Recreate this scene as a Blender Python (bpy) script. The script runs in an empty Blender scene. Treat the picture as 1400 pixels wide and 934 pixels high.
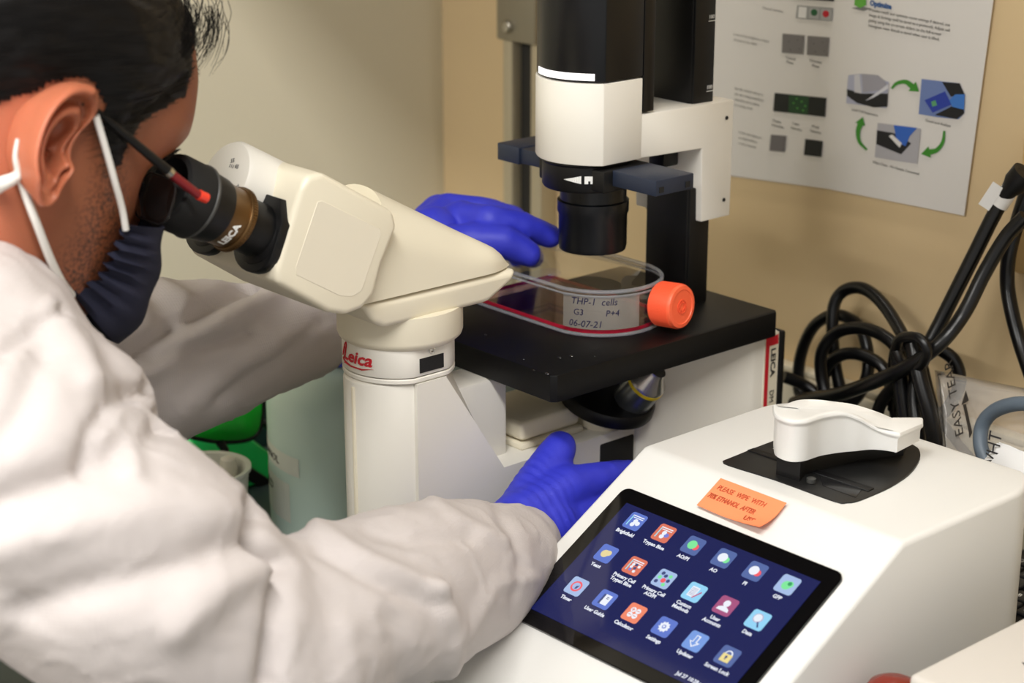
import bpy, bmesh, math, random
from math import sin, cos, pi, radians as R
from mathutils import Vector as V, Matrix as M, noise as NZ
random.seed(7)
S = bpy.context.scene
COL = S.collection

# ------------------------------------------------------------------ camera
FPX = 2600.0                      # focal length in pixels of the 1400 px wide frame
PIT, AZ = R(18), R(48.8)          # looking 18 deg down; the bench's depth axis (+Y) lies 48.8 deg to the right
HV = V((-sin(AZ), cos(AZ), 0)); RV = V((cos(AZ), sin(AZ), 0)); ZV = V((0, 0, 1))
FW = HV*cos(PIT) - ZV*sin(PIT); UP = HV*sin(PIT) + ZV*cos(PIT)
CAM = V((0.9895, -0.9076, 0.6637))
cd = bpy.data.cameras.new('camera'); cam = bpy.data.objects.new('camera', cd); COL.objects.link(cam)
cam.matrix_world = M(((RV.x, UP.x, -FW.x, CAM.x), (RV.y, UP.y, -FW.y, CAM.y), (RV.z, UP.z, -FW.z, CAM.z), (0, 0, 0, 1)))
cd.sensor_width = 36; cd.lens = 36*FPX/1400; cd.clip_start = 0.02
cd.dof.use_dof = True; cd.dof.focus_distance = 1.40; cd.dof.aperture_fstop = 6.3
S.camera = cam

# ------------------------------------------------------------------ light
S.view_settings.view_transform = 'Standard'; S.view_settings.look = 'None'
S.view_settings.gamma = 1; S.view_settings.use_curve_mapping = False
S.view_settings.exposure = 0.2
wd = bpy.data.worlds.new('world'); S.world = wd; wd.use_nodes = True
wd.node_tree.nodes['Background'].inputs[0].default_value = (1, .97, .93, 1)
wd.node_tree.nodes['Background'].inputs[1].default_value = 0.62

def area_light(name, loc, target, sx, sy, power, col=(1, .985, .96)):
    l = bpy.data.lights.new(name, 'AREA'); l.shape = 'RECTANGLE'; l.size = sx; l.size_y = sy; l.energy = power; l.color = col
    o = bpy.data.objects.new(name, l); COL.objects.link(o); o.location = loc
    o.rotation_euler = (V(target)-V(loc)).to_track_quat('-Z', 'Y').to_euler(); return o
area_light('ceiling_lamp_light', (0.92, -0.966, 1.74), (0.92, -0.966, 0), 1.2, .25, 37)
area_light('ceiling_lamp_light', (0.10, -2.80, 1.74), (0.10, -2.30, 0), 1.2, .25, 44)
area_light('added_strip_light', (0.16, .33, .772), (0.16, .36, 0), .9, .03, .7, (1, .93, .82))  # added strip light, out of view, to lift the back wall

# ------------------------------------------------------------------ helpers
def ray(u, v): return FW + RV*((u-700)/FPX) + UP*((467-v)/FPX)
def onx(u, v, x): q = ray(u, v); return CAM + q*((x-CAM.x)/q.x)
def ony(u, v, y): q = ray(u, v); return CAM + q*((y-CAM.y)/q.y)
def onz(u, v, z): q = ray(u, v); return CAM + q*((z-CAM.z)/q.z)
def dep(u, v, d): return CAM + ray(u, v)*d

def lin(c):
    c = c/255.0
    return c/12.92 if c <= .04045 else ((c+.055)/1.055)**2.4
def rgb(r, g, b): return (lin(r), lin(g), lin(b), 1)

def mat(name, col, rough=.5, metal=0, var=0, vscale=20, bump=0, bscale=300, spec=.5, sss=0, coat=0):
    m = bpy.data.materials.new(name); m.use_nodes = True; nt = m.node_tree; b = nt.nodes['Principled BSDF']
    b.inputs['Base Color'].default_value = col; b.inputs['Roughness'].default_value = rough
    b.inputs['Metallic'].default_value = metal; b.inputs['Specular IOR Level'].default_value = spec
    b.inputs['Coat Weight'].default_value = coat
    if sss:
        b.inputs['Subsurface Weight'].default_value = sss; b.inputs['Subsurface Radius'].default_value = (.012, .004, .002)
        b.inputs['Subsurface Scale'].default_value = .6
    tc = nt.nodes.new('ShaderNodeTexCoord')
    if var:
        n = nt.nodes.new('ShaderNodeTexNoise'); n.inputs['Scale'].default_value = vscale; n.inputs['Detail'].default_value = 4
        nt.links.new(tc.outputs['Object'], n.inputs['Vector'])
        mx = nt.nodes.new('ShaderNodeMix'); mx.data_type = 'RGBA'
        mx.inputs[6].default_value = tuple(max(0, c*(1-var)) for c in col[:3])+(1,)
        mx.inputs[7].default_value = tuple(min(1, c*(1+var)) for c in col[:3])+(1,)
        nt.links.new(n.outputs['Fac'], mx.inputs[0]); nt.links.new(mx.outputs[2], b.inputs['Base Color'])
    if bump:
        n = nt.nodes.new('ShaderNodeTexNoise'); n.inputs['Scale'].default_value = bscale; n.inputs['Detail'].default_value = 3
        nt.links.new(tc.outputs['Object'], n.inputs['Vector'])
        bp = nt.nodes.new('ShaderNodeBump'); bp.inputs['Strength'].default_value = bump; bp.inputs['Distance'].default_value = .001
        nt.links.new(n.outputs['Fac'], bp.inputs['Height']); nt.links.new(bp.outputs['Normal'], b.inputs['Normal'])
    return m

def emit(name, col, k=1.0, rough=.15, base=None):
    m = bpy.data.materials.new(name); m.use_nodes = True; b = m.node_tree.nodes['Principled BSDF']
    b.inputs['Base Color'].default_value = base or (.01, .01, .012, 1); b.inputs['Roughness'].default_value = rough
    b.inputs['Emission Color'].default_value = col; b.inputs['Emission Strength'].default_value = k
    return m

def clear(name, tint=(1, 1, 1, 1), gloss=.08, rough=.02, milky=0, milk=(1, 1, 1, 1)):
    """thin clear plastic: transparent sheet with fresnel gloss and an optional milky share"""
    m = bpy.data.materials.new(name); m.use_nodes = True; nt = m.node_tree; nt.nodes.remove(nt.nodes['Principled BSDF'])
    out = nt.nodes['Material Output']
    t = nt.nodes.new('ShaderNodeBsdfTransparent'); t.inputs[0].default_value = tint
    g = nt.nodes.new('ShaderNodeBsdfGlossy'); g.inputs['Roughness'].default_value = rough
    fr = nt.nodes.new('ShaderNodeFresnel'); ge = nt.nodes.new('ShaderNodeNewGeometry'); mr = nt.nodes.new('ShaderNodeMapRange'); mr.inputs[3].default_value = 1.5; mr.inputs[4].default_value = .6667
    nt.links.new(ge.outputs['Backfacing'], mr.inputs[0]); nt.links.new(mr.outputs[0], fr.inputs[0])
    mx = nt.nodes.new('ShaderNodeMixShader'); nt.links.new(fr.outputs[0], mx.inputs[0])
    last = t.outputs[0]
    if milky:
        d = nt.nodes.new('ShaderNodeBsdfDiffuse'); d.inputs[0].default_value = milk
        m2 = nt.nodes.new('ShaderNodeMixShader'); m2.inputs[0].default_value = milky
        nt.links.new(t.outputs[0], m2.inputs[1]); nt.links.new(d.outputs[0], m2.inputs[2]); last = m2.outputs[0]
    nt.links.new(last, mx.inputs[1]); nt.links.new(g.outputs[0], mx.inputs[2]); nt.links.new(mx.outputs[0], out.inputs[0])
    return m

ORG = {}
def thing(name, label, cat, loc=(0, 0, 0), group=None):
    o = bpy.data.objects.new(name, None); COL.objects.link(o); o.empty_display_size = .02
    o.location = loc; ORG[o.name] = V(loc); tag(o, label, cat, group); return o
def tag(o, label, cat, group=None):
    o['label'] = label; o['category'] = cat
    if group: o['group'] = group
    return o
def finish(me, sharp=40):
    for p in me.polygons: p.use_smooth = True
    me.set_sharp_from_angle(angle=R(sharp))
def obj(name, bm, m, parent=None, sharp=40, label=None, base=None):
    """link bm (built in room coordinates) as ONE mesh object"""
    me = bpy.data.meshes.new(name)
    if isinstance(bm, bmesh.types.BMesh):
        bmesh.ops.recalc_face_normals(bm, faces=bm.faces); bm.to_mesh(me); bm.free()
    else:
        me = bm; me.name = name
    o = bpy.data.objects.new(name, me); COL.objects.link(o)
    for mm in (m if isinstance(m, (list, tuple)) else [m]): me.materials.append(mm)
    finish(me, sharp)
    if parent is not None:
        org = ORG[parent.name]; o.parent = parent
    else:
        if base is None:
            xs = [v.co for v in me.vertices]
            lo = V((min(c.x for c in xs), min(c.y for c in xs), min(c.z for c in xs))); hi = V((max(c.x for c in xs), max(c.y for c in xs), max(c.z for c in xs)))
            org = V(((lo.x+hi.x)/2, (lo.y+hi.y)/2, lo.z))
        else: org = V(base)
        o.location = org
    ORG[o.name] = org
    me.transform(M.Translation(-org))
    if label: o['label'] = label
    return o
def struct(name, bm, m, parent=None, **k):
    o = obj(name, bm, m, parent, **k)
    if parent is None: o['kind'] = 'structure'
    return o

def NB(): return bmesh.new()
def frame(o, ex, ey):
    ex = V(ex).normalized(); ey = V(ey); ey = (ey-ex*ex.dot(ey)).normalized(); ez = ex.cross(ey); o = V(o)
    return M(((ex.x, ey.x, ez.x, o.x), (ex.y, ey.y, ez.y, o.y), (ex.z, ey.z, ez.z, o.z), (0, 0, 0, 1)))
def add(bm, src, mx=None, mi=None):
    """append bmesh src to bm"""
    if mx is not None: bmesh.ops.transform(src, matrix=mx, verts=src.verts)
    if mi is not None:
        for f in src.faces: f.material_index = mi
    me = bpy.data.meshes.new('tmp'); src.to_mesh(me); src.free(); bm.from_mesh(me); bpy.data.meshes.remove(me); return bm
def bevel_all(b, w, seg=3, ang=25):
    es = [e for e in b.edges if len(e.link_faces) == 2 and e.calc_face_angle(0) > R(ang)]
    if w > 0: bmesh.ops.bevel(b, geom=es, offset=w, segments=seg, profile=.5, affect='EDGES', clamp_overlap=True)
def box(bm, lo, hi, bev=.002, seg=2, mx=None, mi=None):
    b = NB(); bmesh.ops.create_cube(b, size=1); lo = V(lo); hi = V(hi); c = (lo+hi)/2; s = hi-lo
    for v in b.verts: v.co = V((c.x+v.co.x*s.x, c.y+v.co.y*s.y, c.z+v.co.z*s.z))
    bevel_all(b, bev, seg); return add(bm, b, mx, mi)
def prism(bm, pts, h0, h1, bev=0, seg=3, mx=None, mi=None, ang=25, only=None):
    """polygon pts (x,y) extruded in z from h0 to h1"""
    b = NB(); lo = [b.verts.new((p[0], p[1], h0)) for p in pts]; hi = [b.verts.new((p[0], p[1], h1)) for p in pts]
    n = len(pts); b.faces.new(lo[::-1]); b.faces.new(hi)
    for i in range(n): b.faces.new((lo[i], lo[(i+1) % n], hi[(i+1) % n], hi[i]))
    bmesh.ops.recalc_face_normals(b, faces=b.faces)
    if only == 'caps':
        es = [e for e in b.edges if abs(e.verts[0].co.z-e.verts[1].co.z) < 1e-7]
        bmesh.ops.bevel(b, geom=es, offset=bev, segments=seg, profile=.5, affect='EDGES')
    elif only == 'top':
        es = [e for e in b.edges if abs(e.verts[0].co.z-h1) < 1e-7 and abs(e.verts[1].co.z-h1) < 1e-7]
        bmesh.ops.bevel(b, geom=es, offset=bev, segments=seg, profile=.5, affect='EDGES')
    else: bevel_all(b, bev, seg, ang)
    return add(bm, b, mx, mi)
def lathe(bm, prof, n=40, mx=None, mi=None, caps=True):
    """profile [(r,z)] turned about z"""
    b = NB(); rings = []
    for r, z in prof: rings.append([b.verts.new((r*cos(2*pi*i/n), r*sin(2*pi*i/n), z)) for i in range(n)])
    for a, c in zip(rings, rings[1:]):
        for i in range(n): b.faces.new((a[i], a[(i+1) % n], c[(i+1) % n], c[i]))
    if caps:
        b.faces.new(rings[0][::-1]); b.faces.new(rings[-1])
    return add(bm, b, mx, mi)
def loft(bm, rings, caps=True, mi=None, closed=True):
    b = NB(); rr = [[b.verts.new(p) for p in ring] for ring in rings]; n = len(rr[0])
    for a, c in zip(rr, rr[1:]):
        for i in range(n if closed else n-1): b.faces.new((a[i], a[(i+1) % n], c[(i+1) % n], c[i]))
    if caps and closed:
        b.faces.new(rr[0][::-1]); b.faces.new(rr[-1])
    return add(bm, b, None, mi)
def spline(pts, k=8):
    pts = [V(p) for p in pts]; out = []
    P = [pts[0]*2-pts[1]]+pts+[pts[-1]*2-pts[-2]]
    for i in range(1, len(P)-2):
        a, b, c, d = P[i-1:i+3]
        for j in range(k):
            t = j/k
            out.append(.5*((2*b)+(c-a)*t+(2*a-5*b+4*c-d)*t*t+(3*b-a-3*c+d)*t**3))
    out.append(pts[-1]); return out
def tube(bm, pts, r, n=12, mi=None, smooth=8, flat=None):
    """tube along a path; r number or list; flat=(w,h) gives an elliptic strap"""
    pts = spline(pts, smooth) if smooth else [V(p) for p in pts]
    L = len(pts); rings = []; prev = None
    for i, p in enumerate(pts):
        t = (pts[min(i+1, L-1)]-pts[max(i-1, 0)]).normalized()
        if prev is None:
            a = t.orthogonal().normalized()
        else: a = (prev-t*prev.dot(t)).normalized()
        prev = a; c = t.cross(a)
        if isinstance(r, (list, tuple)):
            f = i/(L-1)*(len(r)-1); j = min(int(f), len(r)-2); rad = r[j]+(r[j+1]-r[j])*(f-j)
        else: rad = r
        rings.append([p+(a*cos(2*pi*q/n)+c*sin(2*pi*q/n))*rad for q in range(n)])
    return loft(bm, rings, mi=mi)
def axis_mx(o, d):
    d = V(d).normalized(); return M.Translation(V(o)) @ d.to_track_quat('Z', 'Y').to_matrix().to_4x4()
def rrect(w, h, r, n=5):
    out = []
    for cx, cy, a0 in ((w/2-r, h/2-r, 0), (-w/2+r, h/2-r, 90), (-w/2+r, -h/2+r, 180), (w/2-r, -h/2+r, 270)):
        for i in range(n+1):
            a = R(a0+90*i/n); out.append((cx+r*cos(a), cy+r*sin(a)))
    return out
def flat(bm, pts, z=0, mx=None, mi=None, th=.0002):
    return prism(bm, pts, z, z+th, 0, mx=mx, mi=mi)
def disc(bm, x, y, r, z, mx, mi, n=20, th=.0002, ry=None):
    return flat(bm, [(x+r*cos(2*pi*i/n), y+(ry or r)*sin(2*pi*i/n)) for i in range(n)], z, mx, mi, th)
FONTC = {}
def text(bm, s, size, mx, mi=None, align='LEFT', th=.0001, shear=0, bold=0, space=1.0, sx=1.0):
    c = bpy.data.curves.new('t', 'FONT'); c.body = s; c.size = size; c.align_x = align; c.extrude = th; c.resolution_u = 2
    c.shear = shear; c.offset = bold; c.space_character = space; c.space_line = .95
    o = bpy.data.objects.new('t', c); COL.objects.link(o); bpy.context.view_layer.update()
    dg = bpy.context.evaluated_depsgraph_get(); e = o.evaluated_get(dg); me = bpy.data.meshes.new_from_object(e, depsgraph=dg)
    b = NB(); b.from_mesh(me); bpy.data.objects.remove(o); bpy.data.curves.remove(c); bpy.data.meshes.remove(me)
    if sx != 1: bmesh.ops.scale(b, vec=(sx, 1, 1), verts=b.verts)
    return add(bm, b, mx, mi)
def ball(bm, c, r, seg=16):
    b = NB(); bmesh.ops.create_uvsphere(b, u_segments=seg, v_segments=seg//2+2, radius=1)
    rr = V(r) if not isinstance(r, (int, float)) else V((r, r, r))
    for v in b.verts: v.co = V((v.co.x*rr.x, v.co.y*rr.y, v.co.z*rr.z))+V(c)
    return add(bm, b)
def chain(bm, pts):
    """tapered limb: list of (point, radius)"""
    for (p, r) in pts: ball(bm, p, r)
    for (p, r), (q, s) in zip(pts, pts[1:]):
        p = V(p); q = V(q); d = q-p
        if d.length < 1e-6: continue
        mx = axis_mx(p, d); lathe(bm, [(r, 0), (s, d.length)], 16, mx)
    return bm
def union(bm, voxel, smooth=4, fac=.5):
    """fuse overlapping closed pieces into one continuous skin"""
    me = bpy.data.meshes.new('u'); bmesh.ops.recalc_face_normals(bm, faces=bm.faces); bm.to_mesh(me); bm.free()
    o = bpy.data.objects.new('u', me); COL.objects.link(o)
    r = o.modifiers.new('r', 'REMESH'); r.mode = 'VOXEL'; r.voxel_size = voxel
    if smooth:
        s = o.modifiers.new('s', 'SMOOTH'); s.factor = fac; s.iterations = smooth
    bpy.context.view_layer.update(); dg = bpy.context.evaluated_depsgraph_get()
    m2 = bpy.data.meshes.new_from_object(o.evaluated_get(dg), depsgraph=dg)
    bpy.data.objects.remove(o); bpy.data.meshes.remove(me); return m2

# ------------------------------------------------------------------ materials
white = mat('white_enamel', rgb(226, 222, 212), .38, var=.02, vscale=8)
cream = mat('cream_plastic', rgb(228, 220, 198), .42, var=.02, vscale=8)
cream2 = mat('cream_panel', rgb(228, 220, 200), .5)
black = mat('black_metal', rgb(9, 9, 10), .42, spec=.22, bump=.15, bscale=1500)
blackp = mat('black_plastic', rgb(10, 10, 11), .45, spec=.35)
blackm = mat('black_matte', rgb(14, 14, 14), .75)
bluegrey = mat('blue_grey_anodised', rgb(40, 48, 66), .42, metal=.3, var=.15, vscale=60)
bronze = mat('bronze_ring', rgb(112, 84, 50), .36, metal=.75)
chrome = mat('chrome', rgb(200, 198, 192), .22, metal=1)
red_ink = mat('red_ink', rgb(196, 22, 40), .5)
white_ink = mat('white_ink', rgb(235, 235, 232), .5)
dark_ink = mat('dark_ink', rgb(35, 34, 36), .6)
black_rubber = mat('cable_rubber', rgb(8, 8, 9), .30, spec=.4)
counter_white = mat('gloss_white_shell', rgb(224, 223, 219), .35)

# ------------------------------------------------------------------ setting
BZ = -.03                # bench top
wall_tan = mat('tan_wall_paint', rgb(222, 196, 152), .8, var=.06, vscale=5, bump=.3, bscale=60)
wall_grey = mat('grey_beige_wall_paint', rgb(222, 214, 190), .7, var=.02, vscale=3, bump=.1, bscale=80)
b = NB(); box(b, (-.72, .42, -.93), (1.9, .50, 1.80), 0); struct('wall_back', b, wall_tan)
b = NB(); box(b, (-.72, -3.6, -.93), (-.644, .42, 1.80), 0); struct('wall_left', b, wall_grey)
b = NB(); box(b, (-.72, -3.6, -.99), (1.9, .50, -.93), 0); struct('floor', b, mat('grey_vinyl_floor', rgb(150, 150, 146), .5, var=.1, vscale=30))
b = NB(); box(b, (-.72, -3.6, 1.80), (1.9, .50, 1.86), 0); struct('ceiling', b, mat('white_ceiling', rgb(225, 222, 214), .9, var=.03))
b = NB(); box(b, (-.644, .400, BZ), (1.9, .42, .082), .003); box(b, (-.644, .404, .082), (1.9, .42, .089), .003)
struct('trim_1', b, mat('white_backsplash', rgb(214, 204, 180), .45, var=.03))

lab_bench = thing('lab_bench', 'dark grey lab bench top carrying the microscope and the cell counter', 'bench', (.5, .03, -.93))
b = NB(); box(b, (-.64, -.36, BZ-.035), (1.9, .40, BZ), .003); obj('bench_top', b, mat('dark_bench_resin', rgb(52, 66, 66), .45, var=.08, vscale=30), lab_bench)
b = NB(); box(b, (.3, -.28, -.93), (1.9, .40, BZ-.035), .003); obj('cabinet_body', b, mat('bench_cabinet', rgb(170, 165, 150), .5), lab_bench)
# unseen overhead cabinet put over the back of the bench: it shades the upper back wall and mirrors in the touchscreen
shelf = thing('wall_cabinet', 'unseen dark overhead cabinet mounted on the tan wall above the bench', 'cabinet', (.6, .42, .80))
cabm = mat('cabinet_laminate', rgb(96, 88, 76), .6, var=.05)
b = NB(); box(b, (-.644, -.14, .797), (1.9, .42, 1.50), .002); cbo = obj('cabinet_body', b, cabm, shelf)
for k in range(5):
    x = -.636+k*.508; b = NB(); box(b, (x, -.16, .799), (x+.500, -.141, 1.494), .002); dr = obj('door', b, cabm, shelf)
    b = NB(); tube(b, [(x+.46, -.16, .86), (x+.46, -.185, .865), (x+.46, -.185, .955), (x+.46, -.16, .96)], .005, 8, smooth=0); obj('handle', b, chrome, dr)
ul = thing('added_strip_lamp', 'slim added strip lamp, unseen, under the dark overhead cabinet', 'lamp', (.16, .33, .775))  # unseen lamp added to brighten the back wall
b = NB(); box(b, (-.31, .305, .780), (.63, .355, .797), .003); ulb = obj('lamp_housing', b, white, ul)
b = NB(); box(b, (-.29, .315, .777), (.61, .345, .7805), .001); obj('diffuser', b, emit('added_strip_glow', (1, .93, .82, 1), 3), ul)
for nm, lx, ly in (('ceiling_lamp', .92, -.966), ('ceiling_lamp', .10, -2.80)):
    t = thing(nm, 'fluorescent ceiling lamp with white frame, %s' % ('in front of the cell counter' if lx > .5 else 'at the far end of the room behind the person'), 'lamp', (lx, ly, 1.75))
    b = NB()
    for q in ((-.62, -.145, -.6, .145), (.6, -.145, .62, .145), (-.6, -.145, .6, -.125), (-.6, .125, .6, .145)):
        box(b, (lx+q[0], ly+q[1], 1.735), (lx+q[2], ly+q[3], 1.80), .002)
    obj('lamp_frame', b, white, t)
    b = NB(); box(b, (lx-.6, ly-.125, 1.76), (lx+.6, ly+.125, 1.765), 0); obj('diffuser', b, emit('lamp_diffuser', (1, .96, .9, 1), 6), t)

# matrices: polygons given in (y, z), extruded along x  /  (t, n) of the binocular, extruded along x
YZ = M(((0, 0, 1, 0), (1, 0, 0, 0), (0, 1, 0, 0), (0, 0, 0, 1)))

# ------------------------------------------------------------------ inverted microscope
X0 = -.0929; XR = -.053; XL = 2*X0-XR
mic = thing('inverted_microscope', 'white and black inverted microscope with cream binocular head, standing on the bench', 'microscope', (X0, .1, BZ))
# stand: front column with sloped rear rib, low foot, rear block
b = NB()
t_ = NB(); prof = [(-.088, BZ), (-.088, .2), (-.048, .2), (-.003, .112), (.20, .112), (.20, BZ)]; prism(t_, prof, XL, XR, 0)
bmesh.ops.remove_doubles(t_, verts=t_.verts, dist=1e-6)
es = [e for e in t_.edges if abs(e.verts[0].co.z-e.verts[1].co.z) < 1e-6 and sorted(round(v.co.y, 3) for v in e.verts) in ([.112, .2],) and max(v.co.x for v in e.verts) > -.01]
bmesh.ops.bevel(t_, geom=es, offset=.011, segments=1, profile=.5, affect='EDGES'); add(b, t_, YZ)
front = [(XL+.004+(XR-XL-.008)*i/16, -.090-.030*sin(pi*i/16)**.75) for i in range(17)]
prism(b, [(XR-.002, -.06)]+[(XL+.002, -.06)]+front, BZ, .2, .0025, 2, ang=40)
box(b, (XL+.02, -.07, .08), (-.075, .020, .178), .004)                   # inner column under the stage
XF = -.0125; prism(b, [(XR+.003, .140), (XF, .236), (XF+.001, .240), (XF+.001, .268), (2*X0-XF-.001, .268), (2*X0-XF-.001, .240), (2*X0-XF, .236), (2*X0-XR-.003, .140)], BZ, .178, .0025, 2)
obj('stand', b, white, mic)
b = NB(); box(b, (-.0905, -.1212, BZ), (-.0875, -.1130, .196), .0008); obj('trim_strip', b, cream, mic)
b = NB(); box(b, (-.142, .030, .112), (-.070, .098, .117), .0015); box(b, (-.140, .032, .1185), (-.072, .096, .134), .004, 3)
obj('filter_holder', b, cream, mic, label='cream box below the stage')
b = NB(); box(b, (XR-.004, .100, BZ), (XR+.0012, .139, .105), .002); obj('focus_panel', b, blackm, mic)
b = NB(); box(b, (2*X0-XF-.004, .268, BZ), (XF+.003, .275, .1765), .002); obj('rear_panel', b, blackp, mic)
kn = NB()
lathe(kn, [(.010, 0), (.010, .012), (.030, .013), (.032, .016), (.032, .028), (.030, .031), (.020, .032), (.020, .046), (.018, .048)], 48, axis_mx((XR, .062, .055), (1, 0, 0)))
obj('focus_knob', kn, blackp, mic)
# label on the rear block
b = NB(); XQ = XF+.001; box(b, (XQ-.001, .2500, .02), (XQ+.0008, .2672, .1765), 0, mi=0)
flatR = M(((0, 0, 1, XQ+.0008), (1, 0, 0, 0), (0, 1, 0, 0), (0, 0, 0, 1)))
flat(b, [(.2510, .02), (.2555, .02), (.2555, .1660), (.2665, .1660), (.2665, .1745), (.2510, .1745)], 0, flatR, 1)
lab = obj('model_label', b, [cream, red_ink], mic)
b = NB(); TM = frame((XQ+.0011, .2580, .1635), (0, 0, -1), (0, 1, 0))
text(b, 'LEICA', .0080, TM, bold=.0002, sx=1.2); text(b, 'DM  IL', .0074, frame((XQ+.0011, .2582, .126), (0, 0, -1), (0, 1, 0)))
obj('label_lettering', b, dark_ink, lab)
# stage
b = NB(); prism(b, [(-.186, .004), (-.182, 0), (-.004, 0), (0, .004), (0, .250), (-.004, .254), (-.182, .254), (-.186, .250)], .178, .200, .0015, 2, ang=50)
st = obj('stage', b, black, mic)
water = mat('water', rgb(30, 30, 30), .03, spec=1)
for u, v, r in ((748, 511, .0022), (765, 489, .0021), (781, 487, .0022), (730, 506, .001), (716, 491, .001), (813, 487, .0009), (664, 458, .0016)):
    b = NB(); ball(b, onz(u, v, .2001), (r, r*.6, r*.35), 12); obj('water_drop', b, water, st)
b = NB()
lathe(b, [(.012, 0), (.030, 0), (.030, .0008), (.012, .0008), (.012, 0)], 48, M.Translation((X0, .127, .2)), caps=False)
obj('stage_ring', b, mat('dark_grey_ring', rgb(70, 68, 64), .4, metal=.4), st)
# nosepiece with objectives
TD = V((.30, .05, .95)).normalized(); TC = V((-.070, .124, .136))
b = NB(); lathe(b, [(.032, -.008), (.0395, -.006), (.0405, -.004), (.0405, .003), (.039, .005), (.012, .009)], 64, axis_mx(TC, TD))
nose = obj('nosepiece', b, blackp, mic)
b = NB(); lathe(b, [(.020, -.016), (.024, 0)], 40, axis_mx(TC-TD*.008, TD)); obj('nosepiece_base', b, cream, nose)
mgrey = mat('objective_barrel', rgb(120, 124, 126), .28, metal=.8); silver = mat('objective_silver', rgb(196, 192, 186), .25, metal=.9)
yel = mat('yellow_ring', rgb(230, 200, 30), .4)
def objective(o, d, L, r):
    mx = axis_mx(o, d); q = NB()
    lathe(q, [(r*.8, 0), (r*.8, L*.1), (r, L*.12), (r, L*.58)], 32, mx, 0)
    lathe(q, [(r*1.02, L*.58), (r*1.02, L*.64)], 32, mx, 1)
    lathe(q, [(r, L*.64), (r*.98, L*.72), (r*.5, L*.93), (r*.48, L)], 32, mx, 2)
    return obj('objective', q, [mgrey, yel, silver], nose)
e1 = V((.75, .25, -.3)); e1 = (e1-TD*e1.dot(TD)).normalized()
objective(TC+e1*.019+TD*.002, V((.60, .10, .76)), .047, .0160)
e2 = V((-.75, -.1, .3)); e2 = (e2-TD*e2.dot(TD)).normalized()
objective(TC+V((-.012, -.026, .006)), TD+V((-.2, -.25, .1)), .024, .0105)
objective(TC+V((-.024, .006, .010)), V((0, 0, 1)), .034, .0115)
# collar with badge
b = NB()
cy = -.074
ring = []
for i in range(48):
    a = 2*pi*i/48; x = X0+.0425*cos(a); y = cy+.0425*sin(a)
    x = min(x, XR-.0005); x = max(x, XL+.0005); ring.append((x, y))
prism(b, ring, .2005, .2045, .0008, 1, ang=50); prism(b, ring, .2052, .228, .001, 2, ang=50)
collar = obj('collar', b, white, mic)
b = NB(); box(b, (XR-.003, -.0850, .2080), (XR+.0002, -.0625, .2190), 0, mi=0); obj('dark_window', b, blackm, collar)
b = NB(); lathe(b, [(.0028, 0), (.0028, .001), (.0016, .001), (.0016, -.002)], 20, axis_mx((XR-.0004, -.0735, .2238), (1, 0, 0))); obj('set_screw', b, chrome, collar)
# script badge: lettering bent round the collar
def bend(bm, r, cx, cyy):
    """x of the flat lettering becomes arc length round the collar, start angle measured at the left edge"""
    for v in bm.verts:
        a = A0+v.co.x/r; rr = r+.0003+v.co.z; y = v.co.y
        v.co = V((cx+rr*cos(a), cyy+rr*sin(a), y))
A0 = R(250)
q = NB(); text(q, 'Leica', .0135, M.Translation((0, .2135, 0)), shear=.25, bold=.0003, th=.0002, sx=.98)
prism(q, [(.001, .2098), (.003, .2118), (.010, .2106), (.020, .2106), (.0285, .2118), (.020, .2094), (.010, .2094)], 0, .0003)
tube(q, [(-.0015, .2150, .0001), (.0015, .2225, .0001), (.0042, .2268, .0001), (.0048, .2240, .0001), (.0022, .2160, .0001), (-.0008, .2126, .0001), (.003, .2112, .0001)], .00045, 6)
bmesh.ops.scale(q, vec=(1.22, 1, 1), verts=q.verts)
bend(q, .0425, X0, cy); obj('script_badge', q, red_ink, collar, sharp=60)
# tube head: round foot, base, slanted wedge
b = NB(); lathe(b, [(.043, .226), (.0465, .229), (.0475, .232), (.0475, .252), (.04, .253)], 56, M.Translation((X0, cy+.002, 0)))
obj('head_foot', b, cream, mic)
b = NB()
prism(b, [(-.128, .256), (-.118, .250), (-.020, .250), (.004, .262), (.010, .2705), (-.137, .2705)], X0-.042, X0+.042, .007, 4, mx=YZ, ang=15)
obj('head_base', b, cream, mic)
b = NB(); rings = []
for k in range(25):
    s_ = k/24; yb = -.1385+s_*.1475; yt = -.1040+s_*.1080; zt = .3460-s_*.0635; Hs = math.hypot(yt-yb, zt-.2722); hwx = .0425-.010*max(0, s_-.8)**2*25
    if s_ > .93: zt -= (s_-.93)**2*1.2; Hs = math.hypot(yt-yb, zt-.2722)
    ra = min(.040-.022*s_, Hs*.75); ring = []
    sec = [(-hwx, 0), (-hwx, (Hs-ra)*.5)]+[(-hwx+ra-ra*cos(R(a)), Hs-ra+ra*sin(R(a))) for a in range(0, 91, 10)]+[(hwx-ra+ra*cos(R(a)), Hs-ra+ra*sin(R(a))) for a in range(90, -1, -10)]+[(hwx, (Hs-ra)*.5), (hwx, 0)]
    for x, h in sec: f = h/Hs; ring.append(V((X0+x, yb+(yt-yb)*f, .2722+(zt-.2722)*f)))
    rings.append(ring)
loft(b, rings)
obj('head_wedge', b, cream, mic)
c30, s30 = cos(R(30)), sin(R(30)); B0 = V((X0, -.10, .31)); TA = V((0, -c30, s30)); NA = V((0, s30, c30))
def bin_(x, t, n): return V((x, 0, 0))+V((0, B0.y, B0.z))+TA*t+NA*n
TN = M(((0, 0, 1, 0), (TA.y, NA.y, 0, B0.y), (TA.z, NA.z, 0, B0.z), (0, 0, 0, 1)))     # (t, n, x)
b = NB()
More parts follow.
